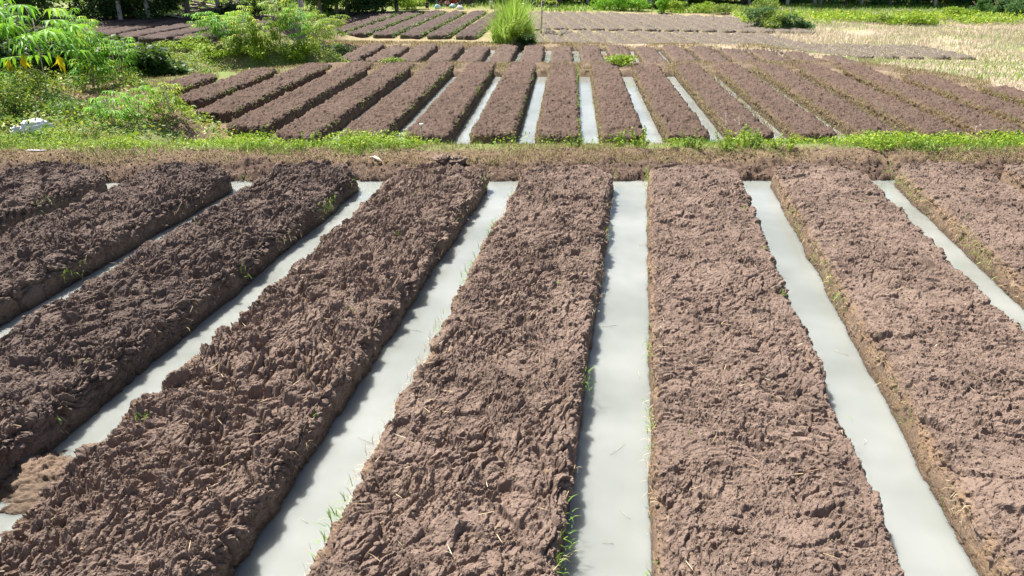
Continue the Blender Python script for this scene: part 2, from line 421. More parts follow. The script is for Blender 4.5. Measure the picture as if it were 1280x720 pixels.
# ---------------------------------------------------------------- raised beds
def bed(label, group, cx, slope, y0, y1, W, hb, wz, ds, ysegs, mat, seed, sc=1.0, amp=1.0, base=.9, r=.07, near_end=True, yref=0., splay=.08, planr=.28, fine=True, dep=.18, name='raised_bed', drop=0.):
    """one soil bed: a blanket of hoed clods draped over a long rounded box.
    cx = centre x at y=yref, slope = dx/dy, y0..y1 = its length, wz = water/furrow level, hb = height above that"""
    hs = hb+dep
    s = np.arange(-(W/2+hs), W/2+hs+ds/2, ds)
    t = spaced(ysegs); te = []
    if near_end: t = np.concatenate([y0-np.arange(int(hs/ds), 0, -1)*ds, t])
    t = np.concatenate([t, y1+np.arange(1, int(hs/ds)+1)*ds])
    S, T = np.meshgrid(s, t, indexing='ij')
    wj = .02*sc*fbm(T*1.7, T*0+seed, seed+50, 3)*2
    def fold(q, half):
        """unfolded coordinate -> (position, drop, sin, cos)"""
        aq = np.abs(q); flat = half-r; al = np.clip(aq-flat, 0, r*math.pi/2); ph = al/r; dn = np.clip(aq-flat-r*math.pi/2, 0, None)
        p = np.minimum(aq, flat)+r*np.sin(ph)+dn*splay; d = r*(1-np.cos(ph))+dn
        return np.sign(q)*p, d, np.sign(q)*np.sin(ph), np.cos(ph)
    X, dx, nx, cxn = fold(S, W/2)
    L = (y1-y0)/2; mid = (y0+y1)/2
    Y, dy, ny, cyn = fold(T-mid, L) if near_end else fold(np.maximum(T-mid, -L+r+.001), L)
    if not near_end: Y = np.where(T-mid < -L+r+.001, T-mid, Y)
    # plan corners rounded
    e = np.clip(planr-(L-np.abs(Y)), 0, planr) if near_end else np.clip(planr-(L-Y), 0, planr)
    sh = planr-np.sqrt(np.maximum(planr**2-e**2, 0)); X = X*(1-np.clip(sh/(W/2), 0, .85))
    X = X+np.where(S > 0, wj, -wj*.8)*np.clip(np.abs(S)/(W/2), 0, 1)
    Z = hb-dx-dy+.025*sc*np.cos(np.clip(S/(W/2), -1, 1)*math.pi/2)*(dy < .01)
    Z = Z+.03*sc*fbm(T*.8, T*0+3, seed+60, 2)*(dx+dy < .01)
    h, cid = soil(S+seed*3.7, T, seed, sc, base, fine)
    top = np.clip(1-(dx+dy)/(r*2.), 0, 1); k = amp*(.30+.70*top+.45*np.clip(1-(dx+dy)/(.55*hb), 0, 1)*(1-top)*(S > 0))*np.clip((hs-dx-dy)/(.1), .2, 1)
    nz = cxn*cyn; nn = np.sqrt(nx**2+ny**2+nz**2)+1e-6
    h = (h-.01*sc)*k
    X = X+nx/nn*h; Y = Y+ny/nn*h; Z = Z+nz/nn*h
    Zw = wz+Z; Zw = np.maximum(Zw, wz-dep)
    yy = mid+Y; xx = cx+slope*(yy-yref)+X
    V = np.stack([xx, yy, Zw+drop], -1).reshape(-1, 3)
    side = np.clip((dx+dy)/.05, 0, 1)*np.where(S < 0, 1., .02)  # right sides lose the tan, so their shade sits in the colour
    o = mesh_np(name, V, grid_faces(len(s), len(t)), mat, None, {'cv': cid.reshape(-1), 'side': side.reshape(-1)}, True)
    if wz == 0: o.data.polygons.foreach_set('use_smooth', np.zeros(len(o.data.polygons), dtype=bool))
    return tag(o, label, 'soil bed', group)
ORD = ['first', 'second', 'third', 'fourth', 'fifth', 'sixth', 'seventh', 'eighth', 'ninth', 'tenth', 'eleventh', 'twelfth', 'thirteenth', 'fourteenth', 'fifteenth', 'sixteenth', 'seventeenth', 'eighteenth', 'nineteenth', 'twentieth', 'twenty-first', 'twenty-second', 'twenty-third', 'twenty-fourth', 'twenty-fifth', 'twenty-sixth']
P1 = 1.93
F1 = []            # (centre x, half width)
near_txt = {0: 'clod-covered bed cut off at the far left edge, first of the near field', 1: 'second near-field bed from the left, dark, ending in a steep lump',
            2: 'third near-field bed from the left, green tufts on its shaded right side', 3: 'fourth near-field bed from the left, reddish clods, left of a wide channel',
            4: 'fifth bed from the left in the near field, running out of the lower left corner', 5: 'long clod-covered bed just left of the central milky channel',
            6: 'wide pinkish bed just right of the central milky channel', 7: 'second bed right of the central channel, straw bits on top and tan grassy left side',
            8: 'near-field bed at the right edge, tan bank with green sprouts facing left', 9: 'outermost right bed of the near field, only its far corner showing'}
for i in range(10):
    k = i-5                                  # bed 5 sits left of the central channel
    cx = .02-P1/2+k*P1; W = 1.36
    # two beds left: far ends pulled in a little
    y1 = E1(cx)-.02+(.0 if i > 1 else -.1)
    y0 = {0: 7, 1: 5.5, 2: 3.5, 3: 2.6, 4: 1.9, 5: 1.9, 6: 2.2, 7: 2.6, 8: 5., 9: 8.}[i]
    y0s = y0-1.5
    d0 = .0056+.0012*max(0, y0-2)
    segs = [(y0s, y0, .04, d0), (y0, y1, d0, .019 if i > 1 else .024)]
    ds = .0062 if i in (4, 5, 6, 7) else .008 if i in (3, 8) else .011
    bed(near_txt[i], 'clod covered beds of the near field', cx, 0, y0s, y1, W+(.16 if i < 2 else -.04 if i < 4 else .5 if i == 9 else .01), .31 if i < 4 else .28, 0., ds, segs, M['soil_backlit'] if i < 4 else M['soil'], 11+i, .92 if i < 5 else .84, 1.4 if i < 5 else 1.15 if i < 6 else .85, .9-.25*(i-5), near_end=False, r=.10 if i < 6 else .07, planr=.5)
    F1.append((cx, W/2))

# loose crumbs and small clods broken off the beds
ico = np.array([(0, 0, 1), (.894, 0, .447), (.276, .851, .447), (-.724, .526, .447), (-.724, -.526, .447), (.276, -.851, .447), (.724, .526, -.447), (-.276, .851, -.447), (-.894, 0, -.447), (-.276, -.851, -.447), (.724, -.526, -.447), (0, 0, -1)])
icf = np.array([(0, 1, 2), (0, 2, 3), (0, 3, 4), (0, 4, 5), (0, 5, 1), (1, 6, 2), (2, 7, 3), (3, 8, 4), (4, 9, 5), (5, 10, 1), (2, 6, 7), (3, 7, 8), (4, 8, 9), (5, 9, 10), (1, 10, 6), (6, 11, 7), (7, 11, 8), (8, 11, 9), (9, 11, 10), (10, 11, 6)])
CP = []
for o in [o for o in col.objects if o.name.startswith('raised_bed')]:
    me = o.data; V = np.empty(len(me.vertices)*3, np.float32); me.vertices.foreach_get('co', V); V = V.reshape(-1, 3)
    V = V[(V[:, 2] > .16) & (V[:, 1] > 1.8)]; CP.append(V[rng.integers(0, len(V), 5200)])
bx = rng.uniform(-13, 12, 16000); by = E1(bx)+.03+rng.power(.6, 16000)*1.1; CP.append(np.stack([bx, by, ground_z(bx, by, True)], -1))
CP = np.concatenate(CP).astype(float); n = len(CP); sz = .0045+.022*rng.power(.30, n)*np.clip(rng.uniform(0, 1, n)**2, .1, 1)+.001*CP[:, 1]*.3
sz = sz[:, None]*rng.uniform(.7, 1.35, (n, 3)); sz[:, 2] *= .75
K_ = ico[None]*rng.uniform(.65, 1.25, (n, 12, 1))*sz[:, None]; a = rng.uniform(0, 6.28, n)[:, None]
K_ = np.stack([K_[..., 0]*np.cos(a)-K_[..., 1]*np.sin(a), K_[..., 0]*np.sin(a)+K_[..., 1]*np.cos(a), K_[..., 2]], -1)+CP[:, None]+[0, 0, .002]
tag(mesh_np('soil_crumbs', K_.reshape(-1, 3), None, M['soil'], None, {'cv': np.repeat(rng.uniform(-.3, 1.3, n), 12), 'side': np.repeat((rng.uniform(0, 1, n) > .9)*.7, 12)}, False, (icf[None]+np.arange(n)[:, None, None]*12).reshape(-1, 3)), kind='stuff')

P2 = 1.465; F2 = []
k0 = -8
for j in range(18):
    k = k0+j; u = -1.79-P2/2+k*P2             # centre at y = 26.4
    for it in range(3): pass
    y1 = float(E2(u))+(1.55 if u < 8.3 else .1)
    ya = float(N2(np.clip(u+.9, -13, 14)))-.15
    if u < -9: ya = max(ya, 15.4+.95*(-9-(u+.8))+.4)
    if u > 10: y1 = max(y1, ya+3)
    segs = [(ya, y1, .02, .045)]
    lab = f'{ORD[j]} bed from the left in the second field, '+('green shaded side' if j < 9 else 'tan grassy left side')
    bed(lab, 'beds of the second field', u, -.088, ya, y1, 1.0, .30 if u < -3 else .25, -.6, .02, segs, M['soil2'], 101+j, .5, 2.0, .9, r=.10, yref=26.4, planr=.32, near_end=True, dep=.2)
    F2.append((u, ya, y1))
F3 = []
for j in range(17):
    u = -4.98+P2*.5-1.0-6*1.5+j*1.5          # at y = 38.5
    y1 = float(E3(u))-.05-(.6 if j % 3 == 1 else 0)-max(0, u-4)*.55
    bed(f'{ORD[j]} short bed from the left in the third row, rounded far end', 'short beds of the third row', u, -.10, 35.2, y1, 1.08, .30, -1.7, .05, [(35.2, y1, .08, .07)], M['soil3'], 201+j, .8, 1.9, .9, r=.12, yref=38.5, planr=.45, dep=.2, fine=False)
    F3.append((u, 35.2, y1))
F4 = []
for j in range(18):
    u = -6.55+j*1.5                           # at y = 52.4
    for part, (a, b) in enumerate(((48.6+.06*u, 62.6), (64.3, 81.5-.25*max(0, u-3)))):
        if u-.235*(a-52.4) > 13.5 and part: continue
        a = max(a, 46.5)
        if part == 0 and u > 12: b = 56
        if b-a < 4: continue
        bed(f'{ORD[j]} low bed from the left, {"nearer" if part == 0 else "farther"} half of the pale field', 'low weathered beds of the pale field', u, -.235, a, b, 1.12 if part == 0 else 1.25, .17, -2.6, .11, [(a, b, .12, .2)], M['soil4'], 301+j+40*part, 1.2, 1.5, .9, r=.08, yref=52.4, planr=.3, dep=.18, fine=False, name='low_bed')
        F4.append((u, a, b))
F5 = []
for j in range(8):
    u = -12.75-j*2.15                         # at y = 57
    a = 56.2-.0*j; b = 80.5-1.0*max(0, j-3)
    bed(f'{ORD[j]} bed from the right in the far left field beside the tall grass', 'beds of the far left field', u, -.07, a, b, 1.6, .24, -2.6, .10, [(a, b, .1, .2)], M['soil5'], 401+j, 1.2, 1.9, .9, r=.12, yref=57, planr=.4, dep=.2, fine=False)
    F5.append((u, a, b))
for j in range(6):
    u = -23.4-j*2.0
    bed(f'{ORD[j]} dark bed from the right beyond the cassava mound', 'dark beds beyond the mound', u, -.05, 37, 51, 1.5, .3, -1.05, .08, [(37, 51, .1, .15)], M['soil5'], 451+j, 1.0, 1.1, .9, r=.1, yref=38, planr=.4, dep=.2, fine=False)

# ---------------------------------------------------------------- blades and leaves (numpy batches)
def blades(P, L, Wd, lean=.5, az=None, curl=.6):
    n = len(P); P = np.asarray(P, float)
    az = rng.uniform(0, 2*np.pi, n) if az is None else az
    L = np.broadcast_to(L, (n,))*rng.uniform(.6, 1.25, n); Wd = np.broadcast_to(Wd, (n,))
    ln = np.abs(rng.normal(0, lean, n)); d = np.stack([np.cos(az), np.sin(az), np.zeros(n)], -1)
    sd = np.stack([-np.sin(az+rng.normal(0, .6, n)), np.cos(az), np.zeros(n)], -1)
    def pt(f):
        a = ln*(.5+curl*f*1.6); a = np.clip(a, 0, 2.2)
        return P+d*(np.sin(a)*L*f)[:, None]+np.array([0, 0, 1])*(np.cos(a)*L*f)[:, None]
    p0, p1, p2 = P, pt(.55), pt(1.)
    V = np.stack([p0-sd*(Wd/2)[:, None], p0+sd*(Wd/2)[:, None], p1+sd*(Wd*.42)[:, None], p1-sd*(Wd*.42)[:, None], p2], 1).reshape(-1, 3)
    b = np.arange(n)*5
    return V, np.stack([b, b+1, b+2, b+3], -1), np.stack([b+3, b+2, b+4], -1), np.repeat(rng.uniform(0, 1, n), 5)
def leaves(P, size, ratio=.5, droop=.5, out=None):
    """folded diamond leaves with random facing"""
    n = len(P); P = np.asarray(P, float); size = np.broadcast_to(size, (n,))*rng.uniform(.6, 1.3, n)
    az = rng.uniform(0, 2*np.pi, n) if out is None else np.arctan2(out[:, 1], out[:, 0])+rng.normal(0, .7, n)
    el = rng.normal(.1-droop, .55, n)
    d = np.stack([np.cos(az)*np.cos(el), np.sin(az)*np.cos(el), np.sin(el)], -1)
    rr = rng.normal(0, 1, (n, 3)); rr[:, 2] *= .35; sd = np.cross(d, rr+np.array([0, 0, 1.4])); sd /= np.linalg.norm(sd, axis=1)[:, None]+1e-6
    up = np.cross(sd, d); S = size[:, None]
    V = np.stack([P, P+d*S*.5+sd*S*ratio*.5-up*S*.08, P+d*S, P+d*S*.5-sd*S*ratio*.5-up*S*.08], 1).reshape(-1, 3)
    b = np.arange(n)*4
    return V, np.concatenate([np.stack([b, b+1, b+2], -1), np.stack([b, b+2, b+3], -1)]), np.repeat(rng.uniform(0, 1, n), 4)
def blade_obj(name, P, L, Wd, mat, parent=None, **kw):
    V, Q, T, c = blades(P, L, Wd, **kw); return mesh_np(name, V, Q, mat, parent, {'tint': c}, False, T)
def leaf_obj(name, P, size, mat, parent=None, **kw):
    V, T, c = leaves(P, size, **kw); return mesh_np(name, V, None, mat, parent, {'tint': c}, False, T)
def on_ground(x, y, up=0.): return np.stack([x, y, ground_z(x, y)+up], -1)

# --- mown straw on the bank, front edge to the crest
def clumped(x, y, f, seed, thr):
    return fbm(x*f, y*f, seed, 3)+rng.uniform(-.25, .25, len(x)) > thr
n = 130000
x = rng.uniform(-14, 13, n); y = E1(x)+.42+rng.exponential(.0001, n)+rng.uniform(0, 2.6, n); m = clumped(x, y, 1.6, 501, .02-.22*((y-E1(x)) > .55)+.1*((y-E1(x)) > 1.8)); x, y = x[m], y[m]
tag(blade_obj('mown_grass', on_ground(x, y, .0), .07, .008, M['mown'], lean=1.1), kind='stuff')
n = 42000
x = rng.uniform(-14, 14, n); dyy = rng.uniform(.75, 2.6, n); y = E1(x)+dyy
pr = np.where(x < -3.6, .7, np.where(x > .8, 1.0, .10))*np.where(x < -7, .85, 1)
m = (rng.uniform(0, 1, n) < pr) & clumped(x, y, 1.1, 511, .20-.28*sst(.7, 1.3, dyy)); x, y = x[m], y[m]
tag(blade_obj('fresh_grass', on_ground(x, y), .13, .010, M['fresh'], lean=.6), kind='stuff')
n = 60000
x = rng.uniform(-14, 14, n); dyy = rng.uniform(1.0, 2.7, n); y = E1(x)+dyy
pr = np.where(x < -3.6, .8, np.where(x > .6, 1.0, .08))
m = (rng.uniform(0, 1, n) < pr) & clumped(x, y, 1.4, 515, .05); x, y = x[m], y[m]
P = on_ground(x, y); P[:, 2] += rng.uniform(.01, .16, len(P))*(.5+1.2*np.clip(fbm(x*1.4, y*1.4, 515, 3), 0, .6))*1.6
tag(leaf_obj('ground_weeds', P, .055, M['lime'], droop=.0), kind='stuff')

# --- grass on the shoulders of the beds
def shoulder(beds, slope, yref, wz, hb, nper, side, seed, thr, L, ylim=None):
    P = []
    for (u, ya, yb, hw) in beds:
        t = rng.uniform(ya, yb, nper); m = clumped(t*1.0, t*0+u*7, 1.5, seed, thr); t = t[m]
        dn = rng.uniform(.0, hb*.75, len(t)); X = u+slope*(t-yref)+side*(hw+.02+dn*.06+rng.uniform(-.03, .03, len(t)))
        P.append(np.stack([X, t, wz+hb-dn], -1))
    return np.concatenate(P)
b1 = [(cx, 2.5 if abs(i-5) < 2 else 4, E1(cx), hw) for i, (cx, hw) in enumerate(F1)]
Pr = shoulder(b1, 0, 0, 0, .27, 900, 1, 601, .36, .07); Pl = shoulder(b1[5:], 0, 0, 0, .27, 1100, -1, 605, .26, .07)
P = np.concatenate([Pr, Pl]); azm = np.where(np.arange(len(P)) < len(Pr), 0., np.pi)+rng.normal(0, .7, len(P))
tag(blade_obj('bank_grass', P, .085, .006, M['fresh'], lean=.9, az=azm), kind='stuff')
Pl = np.concatenate([shoulder(b1[5:], 0, 0, 0, .27, 1500, -1, 611, .12, .07), shoulder(b1[:6], 0, 0, 0, .27, 500, 1, 612, .2, .07)])
tag(blade_obj('dry_straw', Pl, .07, .004, M['straw'], lean=1.5), kind='stuff')
b2 = [(u, a, b, .50) for u, a, b in F2]
P = np.concatenate([shoulder(b2[:9], -.088, 26.4, -.6, .3, 2000, 1, 621, -.04, .1)-[.05, 0, 0], shoulder(b2[7:], -.088, 26.4, -.6, .25, 700, -1, 623, .1, .1)+[.05, 0, 0]])
tag(leaf_obj('bank_weeds', P+[0, 0, .0], .045, M['weed'], droop=.3), kind='stuff')
P = np.concatenate([shoulder(b2[7:], -.088, 26.4, -.6, .25, 2200, -1, 626, -.1, .1)+[.05, 0, 0], shoulder(b2[12:], -.088, 26.4, -.6, .2, 1500, -1, 627, -.3, .1)-[.15, 0, .1]])
tag(blade_obj('furrow_straw', P, .11, .010, M['mown'], lean=1.0), kind='stuff')
# loose straw and rootlets lying on the near beds
P = []; 
for i, (cx, hw) in enumerate(F1[3:9]):
    n = 110; yy = rng.uniform(2.5, 11, n); P.append(np.stack([cx+rng.uniform(-hw, hw, n)*.95, yy, np.full(n, .31)], -1))
P = np.concatenate(P)
V, Q, T, c = blades(P, .09, .004, lean=.1); az = rng.uniform(0, 6.28, len(P))
base = np.repeat(P, 5, 0); D = V-base; l = np.linalg.norm(D, axis=1); a5 = np.repeat(az, 5); kk = D[:, 2]
V = base+np.stack([np.cos(a5)*kk-np.sin(a5)*D[:, 0]*1.5, np.sin(a5)*kk+np.cos(a5)*D[:, 0]*1.5, kk*.12+.004], -1)
tag(mesh_np('straw_bits', V, Q, M['straw'], None, {'tint': c}, False, T), kind='stuff')
# straw floating on the milky water
P = np.array([(.12, 3.9), (.05, 4.6), (.2, 5.7), (-.1, 6.6), (.02, 3.62), (1.9, 5.0), (2.05, 6.4), (1.8, 8.1), (-1.85, 4.4), (-2.0, 6.2), (-1.8, 8.8), (-3.85, 7.1), (3.9, 8.2), (.25, 8.9), (-1.95, 3.5)])
b = MB()
for x_, y_ in P:
    a = rng.uniform(0, 3.1); l = rng.uniform(.03, .09); d = np.array([math.cos(a), math.sin(a), 0])*l
    b.tube([(x_-d[0], y_-d[1], .003), (x_+rng.normal(0, .01), y_, .006), (x_+d[0], y_+d[1], .003)], .0022, 4)
tag(b.build('floating_straw', M['wood']), kind='stuff')
P = []
for i, (cx, hw) in enumerate(F1[2:9]):
    for c_ in range(9):
        n = 9; P.append(np.stack([cx+rng.uniform(-hw, hw)*.9+rng.normal(0, .02, n), rng.uniform(3, 11)+rng.normal(0, .02, n), np.full(n, .27)], -1))
tag(blade_obj('sprouts', np.concatenate(P), .07, .006, M['fresh'], lean=.8), kind='stuff')
# grass scraps on headland and between fields
n = 40000; x = rng.uniform(-16, 11, n); e2 = E2(x); y = e2+rng.uniform(0, 2.0, n); m = clumped(x, y, 1.2, 631, .0); x, y = x[m], y[m]
tag(blade_obj('headland_grass', on_ground(x, y), .10, .012, M['mown'], lean=.9), kind='stuff')
n = 60000; x = rng.uniform(-20, 14, n); y = E3(x)+rng.uniform(.1, 6, n); m = clumped(x, y, .6, 641, -.1); x, y = x[m], y[m]
tag(blade_obj('path_grass', on_ground(x, y), .14, .025, M['mown'], lean=.8), kind='stuff')
P = []
for u, a, b in F4:
    n = 700; t = rng.uniform(a, b, n); P.append(np.stack([u-.75-.235*(t-52.4)+rng.normal(0, .13, n), t, np.full(n, -2.6)], -1))
    n = 500; t = rng.uniform(a, b, n); P.append(np.stack([u-.235*(t-52.4)+rng.uniform(-.6, .6, n), t, np.full(n, -2.44)], -1))
P = np.concatenate(P); P[:, 2] = np.maximum(P[:, 2], ground_z(P[:, 0], P[:, 1]))
tag(blade_obj('furrow_grass', P, .13, .03, M['meadow'], lean=.9), kind='stuff')
P = []
for u, a, b in F5[:6]:
    n = 450; t = rng.uniform(a, b, n); P.append(np.stack([u+.82-.07*(t-57)+rng.normal(0, .12, n), t, -2.45+rng.uniform(-.1, .2, n)], -1))
tag(leaf_obj('bed_side_weeds', np.concatenate(P), .16, M['weed_blue'], droop=.2), kind='stuff')
# dry meadow on the right
n = 240000; x = rng.uniform(3, 62, n); y = rng.uniform(27, 93, n)**1.0
e2 = E2(x)
lim = sst(3.2, 6.5, x-(y-50)*.12+np.clip(60-y, 0, 14)*.28-3)*(y > 44); lim = np.maximum(lim, sst(.5, 1.6, y-e2)*sst(9.8, 11.5, x))
m = (rng.uniform(0, 1, n) < lim*.95) & (y > e2+.5) & ((x-.88*y) < 12) & clumped(x, y, .35, 651, -.28); x, y = x[m], y[m]
tag(blade_obj('dry_meadow_grass', on_ground(x, y), .16+.16*sst(45, 60, y), .03, M['meadow'], lean=.6), kind='stuff')
n = 60000; x = rng.uniform(8, 60, n); y = rng.uniform(30, 92, n); m = clumped(x, y*1.6, .13, 653, .14) & (y > E2(x)+2) & ((x-.88*y) < 12) & (x > 6+np.clip(60-y, 0, 20)*.0+.18*(y-50)*(y > 50)); x, y = x[m], y[m]
tag(blade_obj('green_meadow_grass', on_ground(x, y), .22, .04, M['fresh'], lean=.6), kind='stuff')
n = 26000; x = rng.uniform(9, 60, n); y = rng.uniform(70, 80, n)+x*.12; m = clumped(x, y, .3, 655, -.08); x, y = x[m], y[m]
P = on_ground(x, y); P[:, 2] += rng.uniform(.05, .6, len(P))
tag(leaf_obj('yellow_green_scrub', P, .30, M['lime'], droop=.1), kind='stuff')
n = 40000; x = rng.uniform(-80, 60, n); y = rng.uniform(84, 112, n); m = clumped(x, y, .2, 657, -.1); x, y = x[m], y[m]
tag(blade_obj('roadside_grass', on_ground(x, y), .5, .10, M['fresh'], lean=.6), kind='stuff')
# grass on the mound and the left rim
n = 70000; x = rng.uniform(-26, -9.5, n); y = rng.uniform(12.5, 37, n)
md = np.exp(-(((x+16.6)/5.2)**2+((y-32)/4.3)**2)) > .22; lf = (x < -10.2) & (y < 15.2+.9*(-9-x)); lf2 = x < -16.2
m = (md | lf | lf2) & clumped(x, y, .7, 661, -.2); x, y = x[m], y[m]
q = rng.uniform(0, 1, len(x)) < .38; x, y = x[q], y[q]
tag(blade_obj('rim_grass', on_ground(x, y), .16, .022, M['mown'], lean=.7), kind='stuff')
n = 120000; x = rng.uniform(-26, -7.5, n); y = rng.uniform(12.5, 37, n)
md = np.exp(-(((x+16.6)/5.2)**2+((y-32)/4.3)**2)) > .22; lf = (y < 15.7+.95*(-9-x)) & (y > E1(x)+1.1)
m = (md | lf | lf2[0] if False else (md | lf | (x < -16.5))) & clumped(x, y, .6, 671, -.12); x, y = x[m], y[m]; P = on_ground(x, y); P[:, 2] += rng.uniform(0, .3, len(P))
tag(leaf_obj('rim_weeds', P, .10, M['weed'], droop=.1), kind='stuff')
n = 26000; x = rng.uniform(-52, -22, n); y = rng.uniform(54, 92, n); m = clumped(x, y, .25, 675, -.05) & (x < -27-.07*(y-57)); x, y = x[m], y[m]
tag(blade_obj('pasture_grass', on_ground(x, y), .35, .07, M['fresh'], lean=.6), kind='stuff')

# ---------------------------------------------------------------- plants
def shrub(name, p, w_, h_, n, size, mat, label, group=None, stem=True, cat='shrub', clumps=14, ratio=.5):
    root = tag(empty(name, p), label, cat, group)
    c = rng.normal(0, 1, (clumps, 3)); c /= np.linalg.norm(c, axis=1)[:, None]; c *= rng.uniform(.35, .95, clumps)[:, None]
    c = c*[w_/2, w_/2, h_*.5]+[0, 0, h_*.52]; k = rng.integers(0, clumps, n)
    o = rng.normal(0, 1, (n, 3)); o /= np.linalg.norm(o, axis=1)[:, None]; rr = rng.uniform(.5, 1.1, n)[:, None]
    P = c[k]+o*rr*[w_*.19, w_*.19, h_*.2]; P[:, 2] = np.clip(P[:, 2], .03, None)
    leaf_obj('foliage', P, size, mat, root, out=o, ratio=ratio)
    if stem:
        b = MB()
        for i in range(5):
            a = rng.uniform(0, 6.28); q = rng.uniform(.2, .5)
            b.tube([(0, 0, -.05), (math.cos(a)*w_*.12, math.sin(a)*w_*.12, h_*.35), (math.cos(a)*w_*q, math.sin(a)*w_*q, h_*.75)], [.02*h_, .014*h_, .006*h_], 5)
        b.build('stem', M['bark'], root)
    return root
def palm_leaf(out, c, az, tilt, size, nl=7, fan=4.6):
    """palmate leaf: nl drooping lance leaflets fanned round the petiole tip"""
    for i in range(nl):
        a = az+(i-(nl-1)/2)*(fan/nl); l = size*(1-.32*abs(i-(nl-1)/2)/((nl-1)/2))*rng.uniform(.85, 1.1); w_ = size*.13
        e0 = .15-tilt*rng.uniform(.5, 1.1); e1 = e0-rng.uniform(.5, 1.0)
        d0 = np.array([math.cos(a)*math.cos(e0), math.sin(a)*math.cos(e0), math.sin(e0)]); d1 = np.array([math.cos(a)*math.cos(e1), math.sin(a)*math.cos(e1), math.sin(e1)])
        s = np.array([-math.sin(a), math.cos(a), 0])
        m_ = c+d0*l*.5; t_ = m_+d1*l*.5; fold = np.array([0, 0, w_*.25])
        out.append([c, m_+s*w_/2+fold, m_-fold*.5, m_-s*w_/2+fold, t_])
def palm_mesh(name, L, mat, parent):
    n = len(L); V = np.array(L).reshape(-1, 3); b = np.arange(n)*5
    T = np.concatenate([np.stack([b, b+1, b+2], -1), np.stack([b, b+2, b+3], -1), np.stack([b+1, b+4, b+2], -1), np.stack([b+2, b+4, b+3], -1)])
    return mesh_np(name, V, None, mat, parent, {'tint': np.repeat(np.repeat(rng.uniform(0, 1, n//7+1), 7)[:n], 5)}, False, T)
def cassava(p, h, nleaf, size, label, group, yellow=0, mat='cassava', stems=1, name='cassava_plant', low=.45):
    root = tag(empty(name, p), label, 'cassava plant', group); L = []; Yl = []; st = MB(); pt = MB()
    for s in range(stems):
        a0 = rng.uniform(0, 6.28); sp = rng.uniform(.05, .25)*h if stems > 1 else .05*h
        top = np.array([math.cos(a0)*sp, math.sin(a0)*sp, h*rng.uniform(.8, 1)])
        st.tube([(0, 0, -.05), top*[.5, .5, .5]+[.02, 0, 0], top], [.016, .013, .008], 6)
        for i in range(nleaf//stems):
            f = low+(1-low)*rng.uniform(0, 1)**.7; b = top*[f, f, f]; a = i*2.4+rng.uniform(-.3, .3); pl = size*rng.uniform(.8, 1.5)
            e = .5*f+rng.uniform(-.5, .3); q = b+np.array([math.cos(a)*math.cos(e), math.sin(a)*math.cos(e), math.sin(e)])*pl
            pt.tube([b, (b+q)/2+[0, 0, .03], q], .004, 4); palm_leaf(L, q, a, .5, size)
    for i in range(yellow):
        f = rng.uniform(.38, .58); b = top*[f, f, f]; a = [-1.5, -1.35, -.25, -2.2, -1.6, -1.4][i % 6]; q = b+np.array([math.cos(a)*size*1.0, math.sin(a)*size*1.0, .04*i])
        pt.tube([b, q], .004, 4); palm_leaf(Yl, q, a, 1.9, size*.8, 7, 2.4)
    st.build('stem', M['pale_bark'], root); pt.build('petioles', M['stem'], root); palm_mesh('leaves', L, M[mat], root)
    if yellow: palm_mesh('yellow_leaves', Yl, M['yellow'], root)
    return root
def G(x, y): return float(ground_z(np.array([x]), np.array([y]))[0])
def gp(px, py):
    p = at(px, py); return (float(p[0]), float(p[1]), float(p[2])-.02)
# left thicket
cassava(gp(60, 126), 2.3, 34, .62, 'tall cassava plant with yellow hanging leaves at the left edge', 'cassava plants at the left', yellow=6, stems=1, low=.4)
cassava(gp(-6, 112), 2.1, 60, .34, 'tall green cassava plant at the top left corner of the thicket', 'cassava plants at the left', stems=2)
cassava(gp(118, 112), 1.6, 130, .26, 'dense dark green cassava plant right of the yellow-leaved one', 'cassava plants at the left', stems=4, low=.1)
cassava(gp(100, 98), 1.7, 110, .28, 'bushy cassava plant just behind the yellow-leaved one', 'cassava plants at the left', stems=4, low=.2)
cassava(gp(150, 105), 1.3, 80, .26, 'low cassava plant overhanging the shaded ditch', 'cassava plants at the left', stems=3, low=.1)
cassava(gp(142, 158), .65, 34, .24, 'small cassava sapling in the weeds, left of two', 'cassava saplings in the weeds', stems=2, low=.2)
cassava(gp(172, 150), .6, 34, .24, 'small cassava sapling beside the leftmost second-field bed', 'cassava saplings in the weeds', yellow=1, stems=2, low=.2)
cassava(gp(212, 150), .7, 36, .24, 'pale green cassava sapling in front of the leftmost beds, right of the others', 'cassava saplings in the weeds', stems=2, low=.2, mat='lime')
shrub('shrub', gp(20, 152), 1.2, 1.0, 2600, .075, M['weed'], 'leafy yellow-green bush at the left edge above the white sack', 'weedy bushes in the left thicket')
shrub('shrub', gp(75, 142), .9, .55, 1500, .06, M['weed_blue'], 'low grey-green bush behind the white sack', 'weedy bushes in the left thicket')
shrub('shrub', gp(105, 150), 1.0, .5, 1500, .06, M['weed_blue'], 'low weedy bush to the right of the white sack', 'weedy bushes in the left thicket')
shrub('shrub', gp(35, 130), 1.1, 1.0, 2200, .07, M['weed'], 'tangled bush under the tall cassava', 'weedy bushes in the left thicket')
shrub('shrub', gp(-25, 120), 1.6, 1.9, 3000, .09, M['cassava'], 'tall bush on the left picture edge', 'weedy bushes in the left thicket')
shrub('shrub', gp(5, 185), .7, .25, 700, .05, M['weed'], 'small green bush on the bank at the left edge', 'weedy bushes in the left thicket')
shrub('shrub', gp(38, 175), .7, .2, 700, .05, M['weed_blue'], 'low leafy bush just in front of the white sack', 'weedy bushes in the left thicket')
